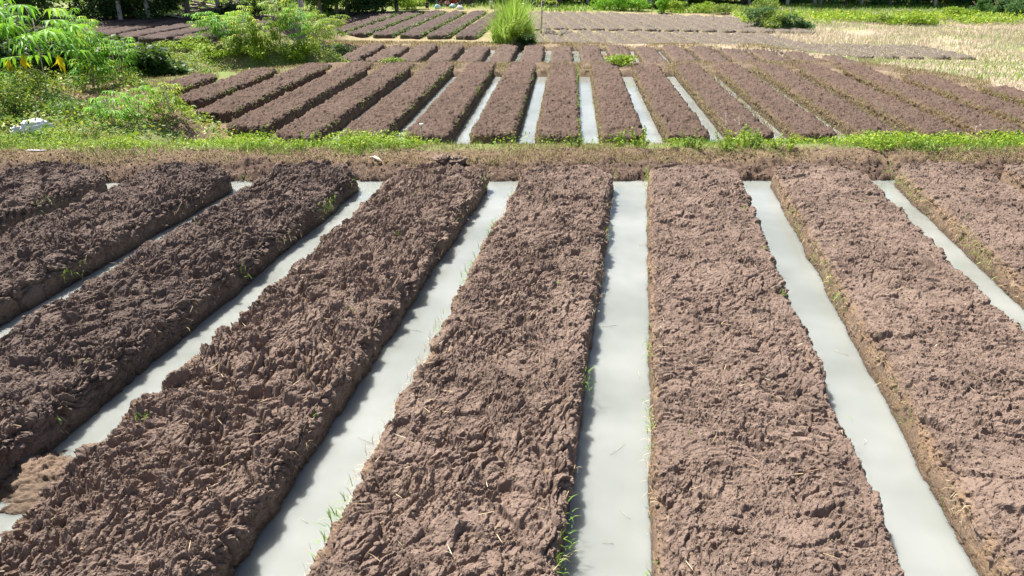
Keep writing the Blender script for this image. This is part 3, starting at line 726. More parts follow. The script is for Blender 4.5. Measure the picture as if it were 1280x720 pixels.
def weed(p, w_, h_, n, size, mat, label, group=None):
    root = tag(empty('weed_plant', p), label, 'weed', group); st = MB(); P = []; O = []
    for i in range(max(5, int(w_*26))):
        a = rng.uniform(0, 6.28); r0 = w_*.4*math.sqrt(rng.uniform()); b = np.array([math.cos(a)*r0, math.sin(a)*r0, 0]); hh = h_*rng.uniform(.35, 1.15)*(1-.4*r0/w_)
        t_ = b*1.5+[rng.normal(0, .12*h_), rng.normal(0, .12*h_), hh]; st.tube([b, (b+t_)/2+[.01, 0, 0], t_], [.004, .003, .002], 4)
        m_ = max(5, int(n/(w_*26+1))); f = rng.uniform(.1, 1.05, m_)[:, None]; q = b+(t_-b)*f; o = rng.normal(0, 1, (m_, 3)); P.append(q); O.append(o); st.tube([(0, 0, .004), b+[0, 0, .012]], [.004, .004], 4)
    leaf_obj('foliage', np.concatenate(P), size, mat, root, out=np.concatenate(O), ratio=.38); st.build('stem', M['stem'], root); return root
# plants standing in the weed strip along the bank
for i, (px, py, h_, w_, mt, lab) in enumerate([
    (915, 186, .52, .42, 'lime', 'tallest leafy weed on the bank, right of centre'), (800, 186, .42, .30, 'lime', 'upright weed between the fourth and fifth milky channels'),
    (775, 182, .30, .30, 'lime', 'small leafy weed beside the fourth milky channel'), (866, 186, .36, .40, 'weed', 'rounded green weed left of the tall one'),
    (940, 184, .40, .40, 'weed', 'bushy green weed right of the tall one'), (980, 186, .28, .40, 'lime', 'low bright weed on the bank crest'),
    (1100, 188, .26, .50, 'lime', 'bright green clump on the bank at right'), (1160, 188, .22, .50, 'fresh', 'low bright clump on the right bank'),
    (350, 178, .30, .40, 'lime', 'bright weed at the foot of the second-field beds'), (270, 182, .28, .45, 'weed_blue', 'bluish green weed on the left bank'),
    (445, 186, .25, .40, 'lime', 'lime green weed left of the broken stick'), (385, 184, .30, .45, 'lime', 'broad lime green weed on the bank'),
    (220, 180, .25, .40, 'weed', 'leafy weed below the cassava saplings'), (150, 185, .22, .5, 'weed', 'creeping weed on the left bank'),
    (310, 180, .30, .35, 'weed', 'weed with yellow tips on the left bank'), (718, 184, .30, .2, 'weed', 'narrow weed on the left lip of the central second-field channel'),
    (355, 150, .26, .28, 'weed_blue', 'round weed on the dark side of a second-field bed')]):
    weed(gp(px, py), w_, h_, int(200+500*w_*h_*4), .05, M[mt], lab, 'weed plants along the bank')
cassava(gp(335, 190)[:2]+(.1,), .01, 0, .01, 'x', 'x') if False else None
def dead_stalk(px, py, h_, label, fluff=False):
    root = tag(empty('dead_stalk', gp(px, py)), label, 'dry stalk', 'dry stalks on the bank'); b = MB()
    b.tube([(0, 0, 0), (.02, 0, h_*.5), (-.01, .01, h_)], [.006, .005, .003], 5)
    tips = []
    for i in range(5):
        a = i*1.3; z = h_*(.5+.1*i); q = (math.cos(a)*.1, math.sin(a)*.1, z+.09); b.tube([(.01, 0, z), q], [.003, .002], 4); tips.append(q)
    b.build('stalk', M['wood'], root)
    if fluff:
        for q in tips+[(0, 0, h_)]: leaf_obj('seed_head', np.array(q)+rng.normal(0, .008, (20, 3)), .014, M['flower'], root)
dead_stalk(1026, 180, .42, 'pale fluffy seed stalk on the right bank', True)
dead_stalk(903, 184, .62, 'thin dry stalk standing by the tallest bank weed'); dead_stalk(920, 182, .55, 'thin dry stalk just right of the tallest bank weed'); dead_stalk(1216, 176, .35, 'thin dry stalk near the right edge', True)
# mound plants
mound = [(265, 62, 1.5), (285, 60, 1.3), (310, 66, 1.6), (335, 66, 1.2), (350, 58, 1.9), (372, 64, 1.7), (392, 58, 1.9), (405, 66, 1.5), (420, 60, 1.7), (300, 50, 1.2)]
mlab = ['leftmost cassava plant on the mound', 'second cassava plant from the left on the mound', 'cassava plant in front on the left half of the mound', 'low cassava plant at the middle of the mound front', 'tall cassava plant behind the middle of the mound',
        'bright cassava plant in front, right of the mound middle', 'tall cassava plant on the right half of the mound', 'cassava plant at the right front of the mound', 'rightmost cassava plant on the mound', 'cassava plant at the back of the mound on the left']
for (px, py, h_), lb in zip(mound, mlab):
    p = at(px, py); cassava((p[0], p[1], p[2]-.03), h_*1.0, 66, .36, lb, 'cassava plants on the mound', stems=3, low=.35, mat='lime' if rng.uniform() < .45 else 'cassava')
for i, (px, py, w_, h_, mt, lb) in enumerate([(235, 62, 2.6, .7, 'lime', 'low yellow-green bush at the left of the mound'), (200, 66, 2.2, .5, 'weed', 'low green bush at the left foot of the mound'), (330, 72, 1.8, .9, 'lime', 'yellow-green bush at the front foot of the mound'),
                                              (375, 74, 1.6, 1.0, 'lime', 'leafy bush at the front right foot of the mound'), (420, 72, 1.6, .8, 'dark_leaf', 'dark bush at the right foot of the mound'), (275, 70, 2.0, .6, 'lime', 'bright low bush in front of the leftmost mound cassava'), (300, 70, 1.5, 1.0, 'weed', 'weedy bush between the two left mound cassavas')]):
    p = at(px, py); shrub('shrub', (p[0], p[1], p[2]-.05), w_, h_, 1800, .11, M[mt], lb, 'bushes on the mound')
# tall grass clump with a banana like plant, centre top
p = at(640, 56); root = tag(empty('tall_grass_clump', (p[0], p[1], p[2])), 'tall bright green grass clump at the corner between the far fields', 'grass clump')
n = 5200; a = rng.uniform(0, 6.28, n); rr = np.sqrt(rng.uniform(0, 1, n)); P = np.stack([np.cos(a)*rr*.75-.25+.35*np.sin(a*3), np.sin(a)*rr*2.6+2.2, np.zeros(n)], -1)
P[:, 2] = ground_z(P[:, 0]+p[0], P[:, 1]+p[1])-p[2]
V, Q, T, c = blades(P, np.where(rr < .6, 2.7, 1.5)*(.55+.6*rng.uniform(0, 1, n)), .05, lean=.24, curl=1.1); mesh_np('blades', V, Q, M['tall'], root, {'tint': c}, False, T)
shrub('shrub', tuple(at(643, 59)), 1.0, 1.5, 900, .14, M['lime'], 'green leafy bush in front of the tall grass clump', 'bushes by the tall grass')
shrub('shrub', tuple(at(657, 60)), 1.0, .7, 1500, .14, M['dark_leaf'], 'dark shaded bush at the foot of the tall grass clump', 'bushes by the tall grass')
def broadleaf(p, h, label):
    root = tag(empty('papaya_plant', p), label, 'papaya plant'); st = MB(); st.tube([(0, 0, 0), (.05, 0, h*.55), (0, .05, h)], [.07, .06, .04], 8); st.build('stem', M['pale_bark'], root)
    L = []; pt = MB()
    for i in range(16):
        a = i*2.4; e = rng.uniform(-.2, .9); pl = rng.uniform(.5, .9); b = np.array([0, .03, h*rng.uniform(.85, 1)]); q = b+np.array([math.cos(a)*math.cos(e), math.sin(a)*math.cos(e), math.sin(e)])*pl
        pt.tube([b, q], .015, 4); palm_leaf(L, q, a, .4, .75)
    pt.build('petioles', M['stem'], root); palm_mesh('leaves', L, M['lime'], root)
p = at(662, 52); broadleaf((p[0]+.2, p[1]+5.0, p[2]), 2.9, 'broad-leaved pale green plant beside the tall grass clump')

# ---------------------------------------------------------------- bushes on the right and far edge
bl = [(945, 36, 2.6, 1.9), (965, 38, 2.4, 1.6), (985, 38, 2.2, 1.3), (958, 26, 3.2, 2.1), (1005, 38, 1.8, .8)]
for i, (px, py, w_, h_) in enumerate(bl):
    p = at(px, py); shrub('bush', tuple(p), w_, h_, 2200, .17, M['weed' if i % 2 else 'tree_leaf'], ['leftmost round bush of the group in the dry meadow', 'front middle bush of the group in the dry meadow', 'fourth bush of the group in the dry meadow', 'tallest bush at the back of the meadow group', 'smallest bush at the right end of the meadow group'][i], 'bushes in the dry meadow')
k = 0
for px, py, w_, h_, mt, lb in [(755, 12, 3, 1.7, 'cassava', 'bright hedge bush left end, behind the pale field'), (775, 13, 3.2, 1.9, 'cassava', 'second hedge bush behind the pale field'), (797, 14, 3.2, 1.8, 'cassava', 'third hedge bush behind the pale field'),
                               (815, 11, 3, 1.8, 'tree_leaf', 'fourth hedge bush behind the pale field'), (829, 17, 1.6, 1.9, 'cassava', 'round green bush standing forward of the hedge'), (850, 15, 3, 1.1, 'lime', 'low lime bush behind the pale field, left'), (880, 16, 3, 1.1, 'lime', 'low lime bush behind the pale field, middle'), (905, 18, 3.4, 1.1, 'weed', 'low lime bush behind the pale field, right'),
                               (1224, 17, 2.2, 1.6, 'tree_leaf', 'left round bush in the upper right corner'), (1247, 20, 2.2, 2.0, 'tree_leaf', 'middle bush in the upper right corner'), (1272, 22, 2.8, 1.9, 'tree_leaf', 'right bush in the upper right corner'), (1197, 24, 2.4, 1.1, 'lime', 'vivid lime bush in the dry meadow'), (1145, 32, 3.2, .9, 'lime', 'low lime bush in the middle of the dry meadow'), (1110, 30, 3.2, .8, 'weed', 'low green bush left of the lime one in the meadow')]:
    p = at(px, py); shrub('bush', tuple(p), w_, h_, 2000, .18, M[mt], lb, 'bushes along the far edge')
# dark hedge and scrub at the top left
for px, py, w_, h_, mt, lb in [(15, 108, 1.8, 1.3, 'dark_leaf', 'added dark bush for the shadow behind the tall cassava, lowest left'), (75, 92, 2.2, 1.2, 'dark_leaf', 'added dark bush for the shadow right behind the tall cassava'), (120, 88, 2.2, 1.0, 'dark_leaf', 'added dark bush for the shadow behind the dense cassava'), (168, 84, 2.4, .8, 'dark_leaf', 'low dark bush added for the shade over the ditch'), (205, 92, 1.6, .45, 'dark_leaf', 'small dark bush added for shade at the end of the leftmost second-field bed'),  # bushes on this line added as a dark backdrop for the shadow
                               (178, 28, 4.5, 2.0, 'dark_leaf', 'dark hedge bush, leftmost, behind the dark beds'), (200, 25, 4.5, 2.1, 'dark_leaf', 'dark hedge bush, second, behind the dark beds'), (158, 22, 4.5, 2.2, 'tree_leaf', 'green hedge bush at the left end of the dark hedge'), (302, 26, 3.2, 1.2, 'dark_leaf', 'low dark bush right of the branch pile'),
                               (325, 14, 5, 3.6, 'dark_leaf', 'large dark round bush left of the thin pole'), (350, 14, 4.5, 3.4, 'tree_leaf', 'large green bush right of the thin pole'), (405, 14, 4, 1.6, 'tree_leaf', 'bush behind the mound cassavas'), (455, 18, 4, 1.7, 'tree_leaf', 'bush at the left corner of the far left field'), (475, 16, 4, 1.7, 'dark_leaf', 'dark bush along the far left field'), (510, 12, 4, 1.6, 'lime', 'yellow-green bush behind the far left field'),
                               (130, 30, 4.0, 1.9, 'dark_leaf', 'dark bush behind the left thicket'), (20, 40, 4.5, 2.2, 'dark_leaf', 'dark bush at the top left picture edge'), (-10, 70, 3.5, 1.8, 'dark_leaf', 'dark bush left of the thicket')]:
    p = at(px, py); shrub('bush', tuple(p), w_, h_, 2600, .22, M[mt], lb, 'bushes along the left edge')

# ---------------------------------------------------------------- trees
def make_tree(h, spread, leafm, barkm, rad, low=.3, n=5200, fork=False, ls=.42):
    root = empty('tree', (0, 0, 0)); tr = MB()
    bend = rng.normal(0, .3, 2); top = np.array([bend[0], bend[1], h*.75])
    tr.tube([(0, 0, -.2), (0, 0, .15), (bend[0]*.3, bend[1]*.3, h*.25), tuple(top*[.7, .7, .6]), tuple(top)], [rad*1.5, rad*1.1, rad*.9, rad*.6, rad*.2], 8)
    cl = []
    for i in range(13):
        z0 = h*rng.uniform(low, .7); a = i*2.4+rng.uniform(-.3, .3); l = spread*rng.uniform(.45, 1.)*(1.2-z0/h*.5)
        b = top*(z0/(h*.75)); b[2] = z0; q = b+np.array([math.cos(a)*l, math.sin(a)*l, l*rng.uniform(.2, .8)])
        tr.tube([b, (b+q)/2+[0, 0, .2], q], [rad*.4, rad*.25, rad*.08], 5); cl += [q, (b+q)/2+rng.normal(0, .4, 3)]
    cl.append(top+[0, 0, h*.15]); cl = np.array(cl); tr.build('trunk', M[barkm], root, True)
    k = rng.integers(0, len(cl), n); o = rng.normal(0, 1, (n, 3)); o /= np.linalg.norm(o, axis=1)[:, None]
    P = cl[k]+o*rng.uniform(.3, 1.05, n)[:, None]*spread*.36*[1, 1, .75]
    leaf_obj('crown', P, ls, M[leafm], root, out=o); return root
protos = [make_tree(11, 3.2, 'tree_leaf', 'pale_bark', .16), make_tree(9.5, 3.0, 'tree_leaf', 'bark', .14), make_tree(12.5, 3.6, 'dark_leaf', 'pale_bark', .18), make_tree(8, 3.4, 'tree_leaf', 'bark', .24, .2)]
used = [False]*4
def place_tree(k, x, y, s, label, group):
    o = protos[k] if not used[k] else copy_tree(protos[k]); used[k] = True
    o.location = (x, y, G(x, y)-.05); o.rotation_euler = (0, 0, rng.uniform(0, 6.28)); o.scale = (s, s, s*rng.uniform(.9, 1.1)); tag(o, label, 'tree', group)
lt = [(217, 12, 0, 'leaning pale-barked tree left of the branch pile'), (231, 16, 0, 'thin tree standing at the branch pile'), (246, 14, 1, 'dark-barked tree behind the branch pile'), (275, 26, 0, 'tree trunk at the right end of the branch pile'), (290, 14, 1, 'small tree right of the branch pile'), (115, 12, 3, 'short spreading tree behind the left thicket'),
      (132, 16, 3, 'thick dark tree left of the dark hedge'), (434, 18, 3, 'thick tree at the left end of the far left field'), (446, 14, 1, 'tree beside the thick one at the far left field'), (496, 15, 3, 'tree standing at the back of the far left field'), (408, 12, 1, 'tree behind the mound'), (30, 24, 3, 'tree shading the top left corner'), (-30, 40, 3, 'tree left of the thicket'), (402, 24, 3, 'tree hidden behind the right half of the mound'), (378, 27, 2, 'tree hidden behind the middle of the mound'), (421, 21, 3, 'tree between the mound and the far left field'), (100, 27, 3, 'tree casting shade over the dark beds'), (152, 31, 2, 'tree in front of the left end of the dark hedge'), (188, 29, 2, 'tree in front of the middle of the dark hedge'), (236, 27, 3, 'tree shading the dark beds beside the branch pile'), (60, 20, 2, 'dark tree behind the thicket at left')]
for px, py, k, lb in lt:
    p = at(px, py); place_tree(k, p[0], p[1], rng.uniform(.8, 1.), lb, 'trees on the left side')
def ORD2(n):
    return ORD[n-1] if n <= len(ORD) else ['twenty-seventh', 'twenty-eighth', 'twenty-ninth', 'thirtieth', 'thirty-first', 'thirty-second', 'thirty-third', 'thirty-fourth', 'thirty-fifth', 'thirty-sixth', 'thirty-seventh', 'thirty-eighth', 'thirty-ninth', 'fortieth', 'forty-first', 'forty-second'][n-len(ORD)-1]
i = 0
for row, (yy, st) in enumerate(((96.5, 4.2), (101, 4.6), (106.5, 5.2), (113, 6.))):
    x = -62+row
    c_ = 0
    while x < 66:
        c_ += 1; y = yy+rng.uniform(-1.6, 1.6)+max(0, x)*.05
        place_tree([0, 2, 1, 0, 2][i % 5], x, y, rng.uniform(.8, 1.15), [f'{ORD2(c_)} tree from the left in the front row of the far tree line', 'tree in the second row of the far tree line', 'tree deep in the far tree line', 'tree at the back of the far tree line'][row], 'far tree line, row %s' % ['one', 'two', 'three', 'four'][row])
        x += st*rng.uniform(.7, 1.3); i += 1
ug = [shrub('undergrowth_bush', (0, 0, 0), 5.5, 3.0, 1700, .34, M['teal_leaf'], 'x', 'x', clumps=10), shrub('undergrowth_bush', (0, 0, 0), 5, 2.6, 1400, .34, M['dark_leaf'], 'x', 'x', clumps=10), shrub('undergrowth_bush', (0, 0, 0), 4.5, 2.2, 1300, .3, M['weed'], 'x', 'x', clumps=10)]
uu = [False]*3; x = -74; i = 0
while x < 66:
    for row, yy in enumerate((99.3, 104.5, 111)):
        k = int(rng.choice([0, 0, 1, 2] if row == 0 else [0, 1, 1])); o = ug[k] if not uu[k] else copy_tree(ug[k]); uu[k] = True
        xx = x+rng.uniform(-1, 1); y = yy+rng.uniform(-1, 1)+max(0, x)*.05; o.location = (xx, y, G(xx, y)-.1); o.rotation_euler = (0, 0, rng.uniform(0, 6.28)); s = rng.uniform(.8, 1.25); o.scale = (s, s, s)
        tag(o, [f'{ORD2(i+1)} undergrowth bush from the left at the foot of the far tree line', 'undergrowth bush inside the far tree line', 'undergrowth bush at the back of the far tree line'][row], 'bush', 'undergrowth of the far tree line, row %s' % ['one', 'two', 'three'][row])
    x += 3.6; i += 1

# ---------------------------------------------------------------- small things
# white sack in the weeds
def lump(name, p, dims, mat, label, cat, seed, parent=None, rz=0, crease=.12):
    nu, nv = 48, 28; a = np.linspace(0, 2*np.pi, nu); b = np.linspace(-np.pi/2, np.pi/2, nv); A, B = np.meshgrid(a, b, indexing='ij')
    cs = lambda q: np.sign(np.cos(q))*np.abs(np.cos(q))**.75
    X = np.cos(A)*np.abs(np.cos(B))**.8; Y = np.sin(A)*np.abs(np.cos(B))**.8; Z = np.sin(B)
    k = 1+crease*fbm(A*1.6/1.0*np.cos(B)+seed, B*3+seed, seed, 4)*2+.05*np.sin(A*9+B*3)*np.cos(B); k[-1] = k[0]
    V = np.stack([X*k*dims[0]/2, Y*k*dims[1]/2, np.where(Z < 0, Z*.35, Z)*k*dims[2]*.8+dims[2]*.2], -1)
    o = mesh_np(name, V.reshape(-1, 3), grid_faces(nu, nv), mat, parent, {'cv': hsh(np.floor(A.reshape(-1)*3), np.floor(B.reshape(-1)*3), 3), 'side': np.zeros(nu*nv)}, True)
    if parent is None: o.location = p; o.rotation_euler = (0, 0, rz); tag(o, label, cat)
    return o
sp = at(47, 166); sr = tag(empty('sack', (sp[0], sp[1], sp[2]+.02), .35), 'crumpled white plastic sack lying in the weeds at left', 'sack')
lump('bag', None, (.56, .34, .24), M['sack'], None, None, 5, sr, crease=.13)
nk = lump('tied_neck', None, (.20, .16, .12), M['sack'], None, None, 8, sr, crease=.3); nk.location = (-.34, -.04, .0)
b = MB(); b.box((0, 0, .012), (.30, .035, .018), .1); o = b.build('plank_scrap', M['white']); o.location = at(46, 191)+np.array([0, 0, .01]); tag(o, 'short pale plank lying on the mown bank at left', 'plank')
b = MB(); b.tube([(0, 0, 0), (.12, .01, .05), (.3, .05, .11)], [.012, .011, .006], 6); o = b.build('bare_stick', M['wood']); o.location = at(32, 178); tag(o, 'bare pale stick poking from the weeds in front of the sack', 'stick')
# stake with cap on a second-field bed
q = at(526, 176, -.30); root = tag(empty('marker_stake', (q[0], q[1], -.36)), 'short pale stake with a cap standing on a second-field bed', 'stake')
b = MB(); b.tube([(0, 0, 0), (.02, 0, .2), (.035, 0, .40)], .016, 6); b.build('post', M['wood'], root)
b = MB(); b.box((.03, 0, .41), (.085, .05, .035), .3); b.build('cap', M['sack'], root)
# broken wood on the bank
root = tag(empty('broken_wood', at(468, 200)), 'broken pale piece of wood lying on the straw bank', 'wood piece'); b = MB(); b.tube([(0, 0, .05), (.10, -.05, .02), (.16, -.12, .0)], [.025, .03, .012], 6); b.tube([(-.08, .02, .03), (.05, .03, .05)], [.02, .012], 6); b.build('wood', M['wood'], root)
# dark clods on the bank top above bed five
for k, (px, py, d, lb) in enumerate([(555, 207, (.30, .20, .13), 'large dark soil clod at the end of the fifth bed, left'), (572, 206, (.26, .20, .11), 'dark soil clod at the end of the fifth bed, right'), (536, 215, (.16, .13, .09), 'small dark clod left of the large ones')]):
    p = at(px, py); lump('soil_clod', (p[0], p[1], p[2]+.03), d, M['soil'], lb, 'soil clod', 20+k, rz=k, crease=.5)['group'] = 'dark clods at the bank'
# fallen earth plug in the lower left channel
gxx, gyy = np.meshgrid(np.linspace(-.44, .44, 90), np.linspace(-.36, .36, 100), indexing='ij'); rr = np.hypot(gxx/.44, gyy/.36)
hh, cc_ = soil(gxx, gyy*1.5, 77, .9); zz_ = .10*(1-rr**2)-.03+hh*.9; zz_ = np.where(rr > 1, -.12, zz_)
o = mesh_np('mud_plug', np.stack([gxx-3.92, gyy+3.60, zz_], -1).reshape(-1, 3), grid_faces(90, 100), M['soil'], None, {'cv': cc_.reshape(-1), 'side': np.full(9000, .45)}, True)
tag(o, 'tan mud plug blocking the lower left channel', 'mud dam')
# dry straw heap right edge
p = at(1272, 180); root = tag(empty('straw_heap', p), 'small heap of pale dry straw at the right edge of the bank', 'straw heap')
n = 700; P = rng.normal(0, 1, (n, 3))*[.16, .1, .03]+[0, 0, .05]; blade_obj('straw', P, .14, .006, M['straw'], root, lean=1.6)
p = at(870, 76); root = tag(empty('straw_heap', p), 'brown dry grass heap on the headland, right', 'straw heap')
for px, py, wx, lb in [(487, 76, .5, 'brown dry grass heap behind the second field, left'), (755, 77, .8, 'brown dry grass heap at the headland right of centre')]:
    p = at(px, py); r2 = tag(empty('straw_heap', p), lb, 'straw heap', 'dry grass heaps on the headland'); n = 1500; P = rng.normal(0, 1, (n, 3))*[wx, .3, .08]+[0, 0, .1]; blade_obj('straw', P, .28, .018, M['straw'], r2, lean=1.4)
n = 1100; P = rng.normal(0, 1, (n, 3))*[.7, .3, .06]+[0, 0, .08]; blade_obj('straw', P, .26, .016, M['straw'], root, lean=1.4); root['group'] = 'dry grass heaps on the headland'
p = at(777, 80); shrub('weed_plant', tuple(p), 1.1, .35, 900, .10, M['lime'], 'green weed patch on the headland right of centre', cat='weed')
p = at(494, 79); shrub('weed_plant', tuple(p), .9, .22, 500, .10, M['weed'], 'green weed patch on the headland left of centre', cat='weed')
# thin pole, meadow stick, branch pile
b = MB(); b.tube([(0, 0, -.2), (.02, 0, 3), (0, 0, 6)], [.06, .055, .05], 8); o = b.build('pole', M['white']); o.location = at(344, 26); tag(o, 'thin pale pole standing behind the mound', 'pole')
b = MB(); b.tube([(0, 0, 0), (-.1, 0, .5), (-.28, 0, 1.0)], [.035, .03, .02], 6); o = b.build('marker_stick', M['wood']); o.location = at(893, 28); tag(o, 'leaning pale stick at the far edge of the pale field', 'stick')
b = MB(); b.tube([(0, 0, 0), (.03, 0, .4), (.08, 0, .75)], [.035, .03, .02], 6); o = b.build('marker_stick', M['wood']); o.location = at(727, 15); tag(o, 'small reddish stick at the back of the pale field', 'stick')
p = at(262, 24); root = tag(empty('branch_pile', p), 'pile of cut grey branches below the trees at upper left', 'branch pile')
for i in range(34):
    b = MB(); a = rng.normal(0, .5)+(math.pi if i % 2 else 0); l = rng.uniform(1.2, 3.6); c = rng.normal(0, 1, 3)*[1.9, 1.0, .3]+[0, 0, .65]; c[2] = max(.1, c[2]); d = np.array([math.cos(a), math.sin(a), rng.normal(0, .18)])*l/2
    e = rng.normal(0, .12, 3); s0 = c-d; s1 = c+d; s0[2] = max(s0[2], .03); s1[2] = max(s1[2], .03)
    b.tube([s0, c+e, s1], [.07, .05, .02], 6); b.build('branch', M['pale_bark'] if i % 3 else M['bark'], root, True)
# dark hollow marker: black hose/board in the pale field
p = at(672, 40); b = MB(); b.tube([(-1.0, -.1, .12), (-.3, 0, .16), (.4, .1, .14), (1.0, .25, .10)], [.10, .14, .13, .07], 8); o = b.build('log', M['bark']); o.location = p; tag(o, 'dark log lying across the pale field near the tall grass', 'log')

# ---------------------------------------------------------------- motorcycles and people at the far edge
def wheel(parent, x, r=.29):
    t = []; 
    m_ = MB(); pts = [(x+r*math.cos(a), 0, r+r*math.sin(a)) for a in np.linspace(0, 2*math.pi, 21)]; m_.tube(pts, .045, 6); w_ = m_.build('wheel', M['rubber'], parent, True)
    s = MB(); 
    for k in range(6):
        a = k*math.pi/3; s.tube([(x, 0, r), (x+r*.9*math.cos(a), 0, r+r*.9*math.sin(a))], .012, 4)
    s.tube([(x, -.07, r), (x, .07, r)], .05, 8); s.build('spokes', M['chrome'], w_)
def motorcycle(p, rz, bodym, label):
    root = tag(empty('motorcycle', p, rz), label, 'motorcycle', 'motorcycles parked at the far edge')
    wheel(root, -.62); wheel(root, .62)
    def prism(name, prof, wd, mat, par=root):
        n = len(prof); V = [(x, -wd/2, z) for x, z in prof]+[(x, wd/2, z) for x, z in prof]
        m_ = MB(); T = []
        for i in range(1, n-1): T += [[0, i, i+1], [n, n+i+1, n+i]]
        m_.add(V, [[i, (i+1) % n+0, (i+1) % n+n, i+n][::-1] for i in range(n)], T); o = m_.build(name, mat, par); bv = o.modifiers.new('b', 'BEVEL'); bv.width = .02; bv.segments = 2; return o
    prism('body', [(-.85, .72), (-.6, .80), (.05, .66), (.35, .82), (.45, .60), (.3, .42), (.15, .30), (-.25, .30), (-.45, .48)], .24, bodym)
    prism('leg_shield', [(.36, .95), (.50, .92), (.56, .45), (.44, .34)], .40, bodym)
    prism('seat', [(-.78, .80), (-.72, .87), (-.2, .82), (.08, .76), (.05, .70), (-.6, .77)], .26, M['black'])
    b = MB(); b.box((0, 0, .38), (.32, .22, .24)); b.tube([(-.1, .14, .26), (-.7, .16, .32), (-.95, .16, .40)], [.03, .045, .05], 8); b.build('engine', M['chrome'], root)
    b = MB(); b.tube([(.62, .07, .29), (.46, .07, .95)], .022, 6); b.tube([(.62, -.07, .29), (.46, -.07, .95)], .022, 6); b.build('fork', M['chrome'], root)
    b = MB(); b.tube([(.34, -.34, 1.02), (.44, -.15, 1.0), (.46, 0, .98), (.44, .15, 1.0), (.34, .34, 1.02)], .016, 6); hb = b.build('handlebar', M['black'], root)
    b = MB(); b.tube([(.40, -.2, 1.0), (.40, -.28, 1.2)], .008, 4); b.box((.40, -.30, 1.24), (.02, .12, .08)); b.tube([(.40, .2, 1.0), (.40, .28, 1.2)], .008, 4); b.box((.40, .30, 1.24), (.02, .12, .08)); b.build('mirror', M['black'], hb)
    b = MB(); b.tube([(.50, 0, .94), (.58, 0, .93)], [.09, .08], 10); b.build('headlight', M['white'], root)
    b = MB(); b.tube([(-.05, -.12, .3), (-.1, -.3, .0)], .012, 5); b.build('kickstand', M['chrome'], root)
    return root
def mpos(px, py): p = at(px, py); return (p[0], p[1], p[2])
motorcycle(mpos(585, 9), 2.7, M['black'], 'dark motorcycle parked behind the far left field, next to a person in a pale hat')
motorcycle(mpos(614, 10), 1.75, M['white'], 'white motorcycle seen head-on just left of the tall grass')
motorcycle(mpos(663, 9), .3, M['navy'], 'dark blue motorcycle right of the tall grass')
motorcycle(mpos(688, 10), 2.9, M['black'], 'black motorcycle parked beside the standing person')
motorcycle(mpos(568, 8), 2.4, M['redp'], 'dark red motorcycle between the seated people')
def person(p, rz, pose, shirt, trousers, label, hat=None):
    """one continuous skinned body; pose gives joints"""
    root = tag(empty('person', p, rz), label, 'person', 'people at the far edge')
    J = dict(pose); names = list(J); vid = {n: i for i, n in enumerate(names)}
    E = [('pelvis', 'waist'), ('waist', 'chest'), ('chest', 'neck'), ('neck', 'head'), ('head', 'crown')]
    for s in 'LR': E += [('pelvis', 'hip'+s), ('hip'+s, 'knee'+s), ('knee'+s, 'ankle'+s), ('ankle'+s, 'toe'+s), ('chest', 'sho'+s), ('sho'+s, 'elb'+s), ('elb'+s, 'wri'+s), ('wri'+s, 'palm'+s)]
    rad = {'pelvis': .14, 'waist': .12, 'chest': .14, 'neck': .055, 'head': .095, 'crown': .07}
    for s in 'LR': rad.update({'hip'+s: .09, 'knee'+s: .058, 'ankle'+s: .038, 'toe'+s: .032, 'sho'+s: .058, 'elb'+s: .042, 'wri'+s: .028, 'palm'+s: .03})
    V = [J[n] for n in names]; rr = [rad[n] for n in names]; ed = [(vid[a], vid[b]) for a, b in E]
    for s in 'LR':
        wv = np.array(J['wri'+s]); pv = np.array(J['palm'+s]); d = pv-wv; d = d/np.linalg.norm(d); sd = np.cross(d, [0, 1, 0]); sd = sd/(np.linalg.norm(sd)+1e-6)
        for f in range(5):
            off = (f-2)*.019; l = [.055, .08, .085, .08, .06][f]; i0 = len(V); V.append(tuple(pv+sd*off+d*.02)); V.append(tuple(pv+sd*off*1.3+d*(.02+l)+np.array([0, 0, -.01]))); rr += [.009, .007]; ed += [(vid['palm'+s], i0), (i0, i0+1)]
    me = bpy.data.meshes.new('tmp'); me.from_pydata(V, ed, []); o = bpy.data.objects.new('tmp', me); col.objects.link(o)
    sk = o.modifiers.new('s', 'SKIN'); sk.use_smooth_shade = True
    for i, r_ in enumerate(rr): me.skin_vertices[0].data[i].radius = (r_, r_)
    me.skin_vertices[0].data[vid['pelvis']].use_root = True
    su = o.modifiers.new('u', 'SUBSURF'); su.levels = 1; su.render_levels = 1
    dg = bpy.context.evaluated_depsgraph_get(); bm_ = bpy.data.meshes.new_from_object(o.evaluated_get(dg)); bpy.data.objects.remove(o)
    bm_.name = 'body'; bo = bpy.data.objects.new('body', bm_); col.objects.link(bo); bo.parent = root
    bm_.materials.clear()
    for m_ in (M['skin'], shirt, trousers): bm_.materials.append(m_)
    Jn = np.array([J[n] for n in names]); zone = {}
    for n in names:
        zone[n] = 1 if n in ('waist', 'chest') or n[:3] in ('sho', 'elb') else 2 if n == 'pelvis' or n[:3] == 'hip' or n[:4] == 'knee' else 0
    for pl in bm_.polygons:
        c = np.array(pl.center); pl.material_index = zone[names[int(np.argmin(np.linalg.norm(Jn-c, axis=1)))]]
    hd = np.array(J['head'])
    lump('hair' if hat is None else 'hat', None, (.23, .24, .17) if hat is None else (.40, .40, .14), M['black'] if hat is None else hat, None, None, 3, root, crease=.04).location = tuple(hd+[-.015, 0, .04 if hat is None else .07])
    b = MB(); b.tube([tuple(hd+[.085, 0, .02]), tuple(hd+[.115, 0, -.02])], [.012, .016], 5); b.build('nose', M['skin'], root)
    return root
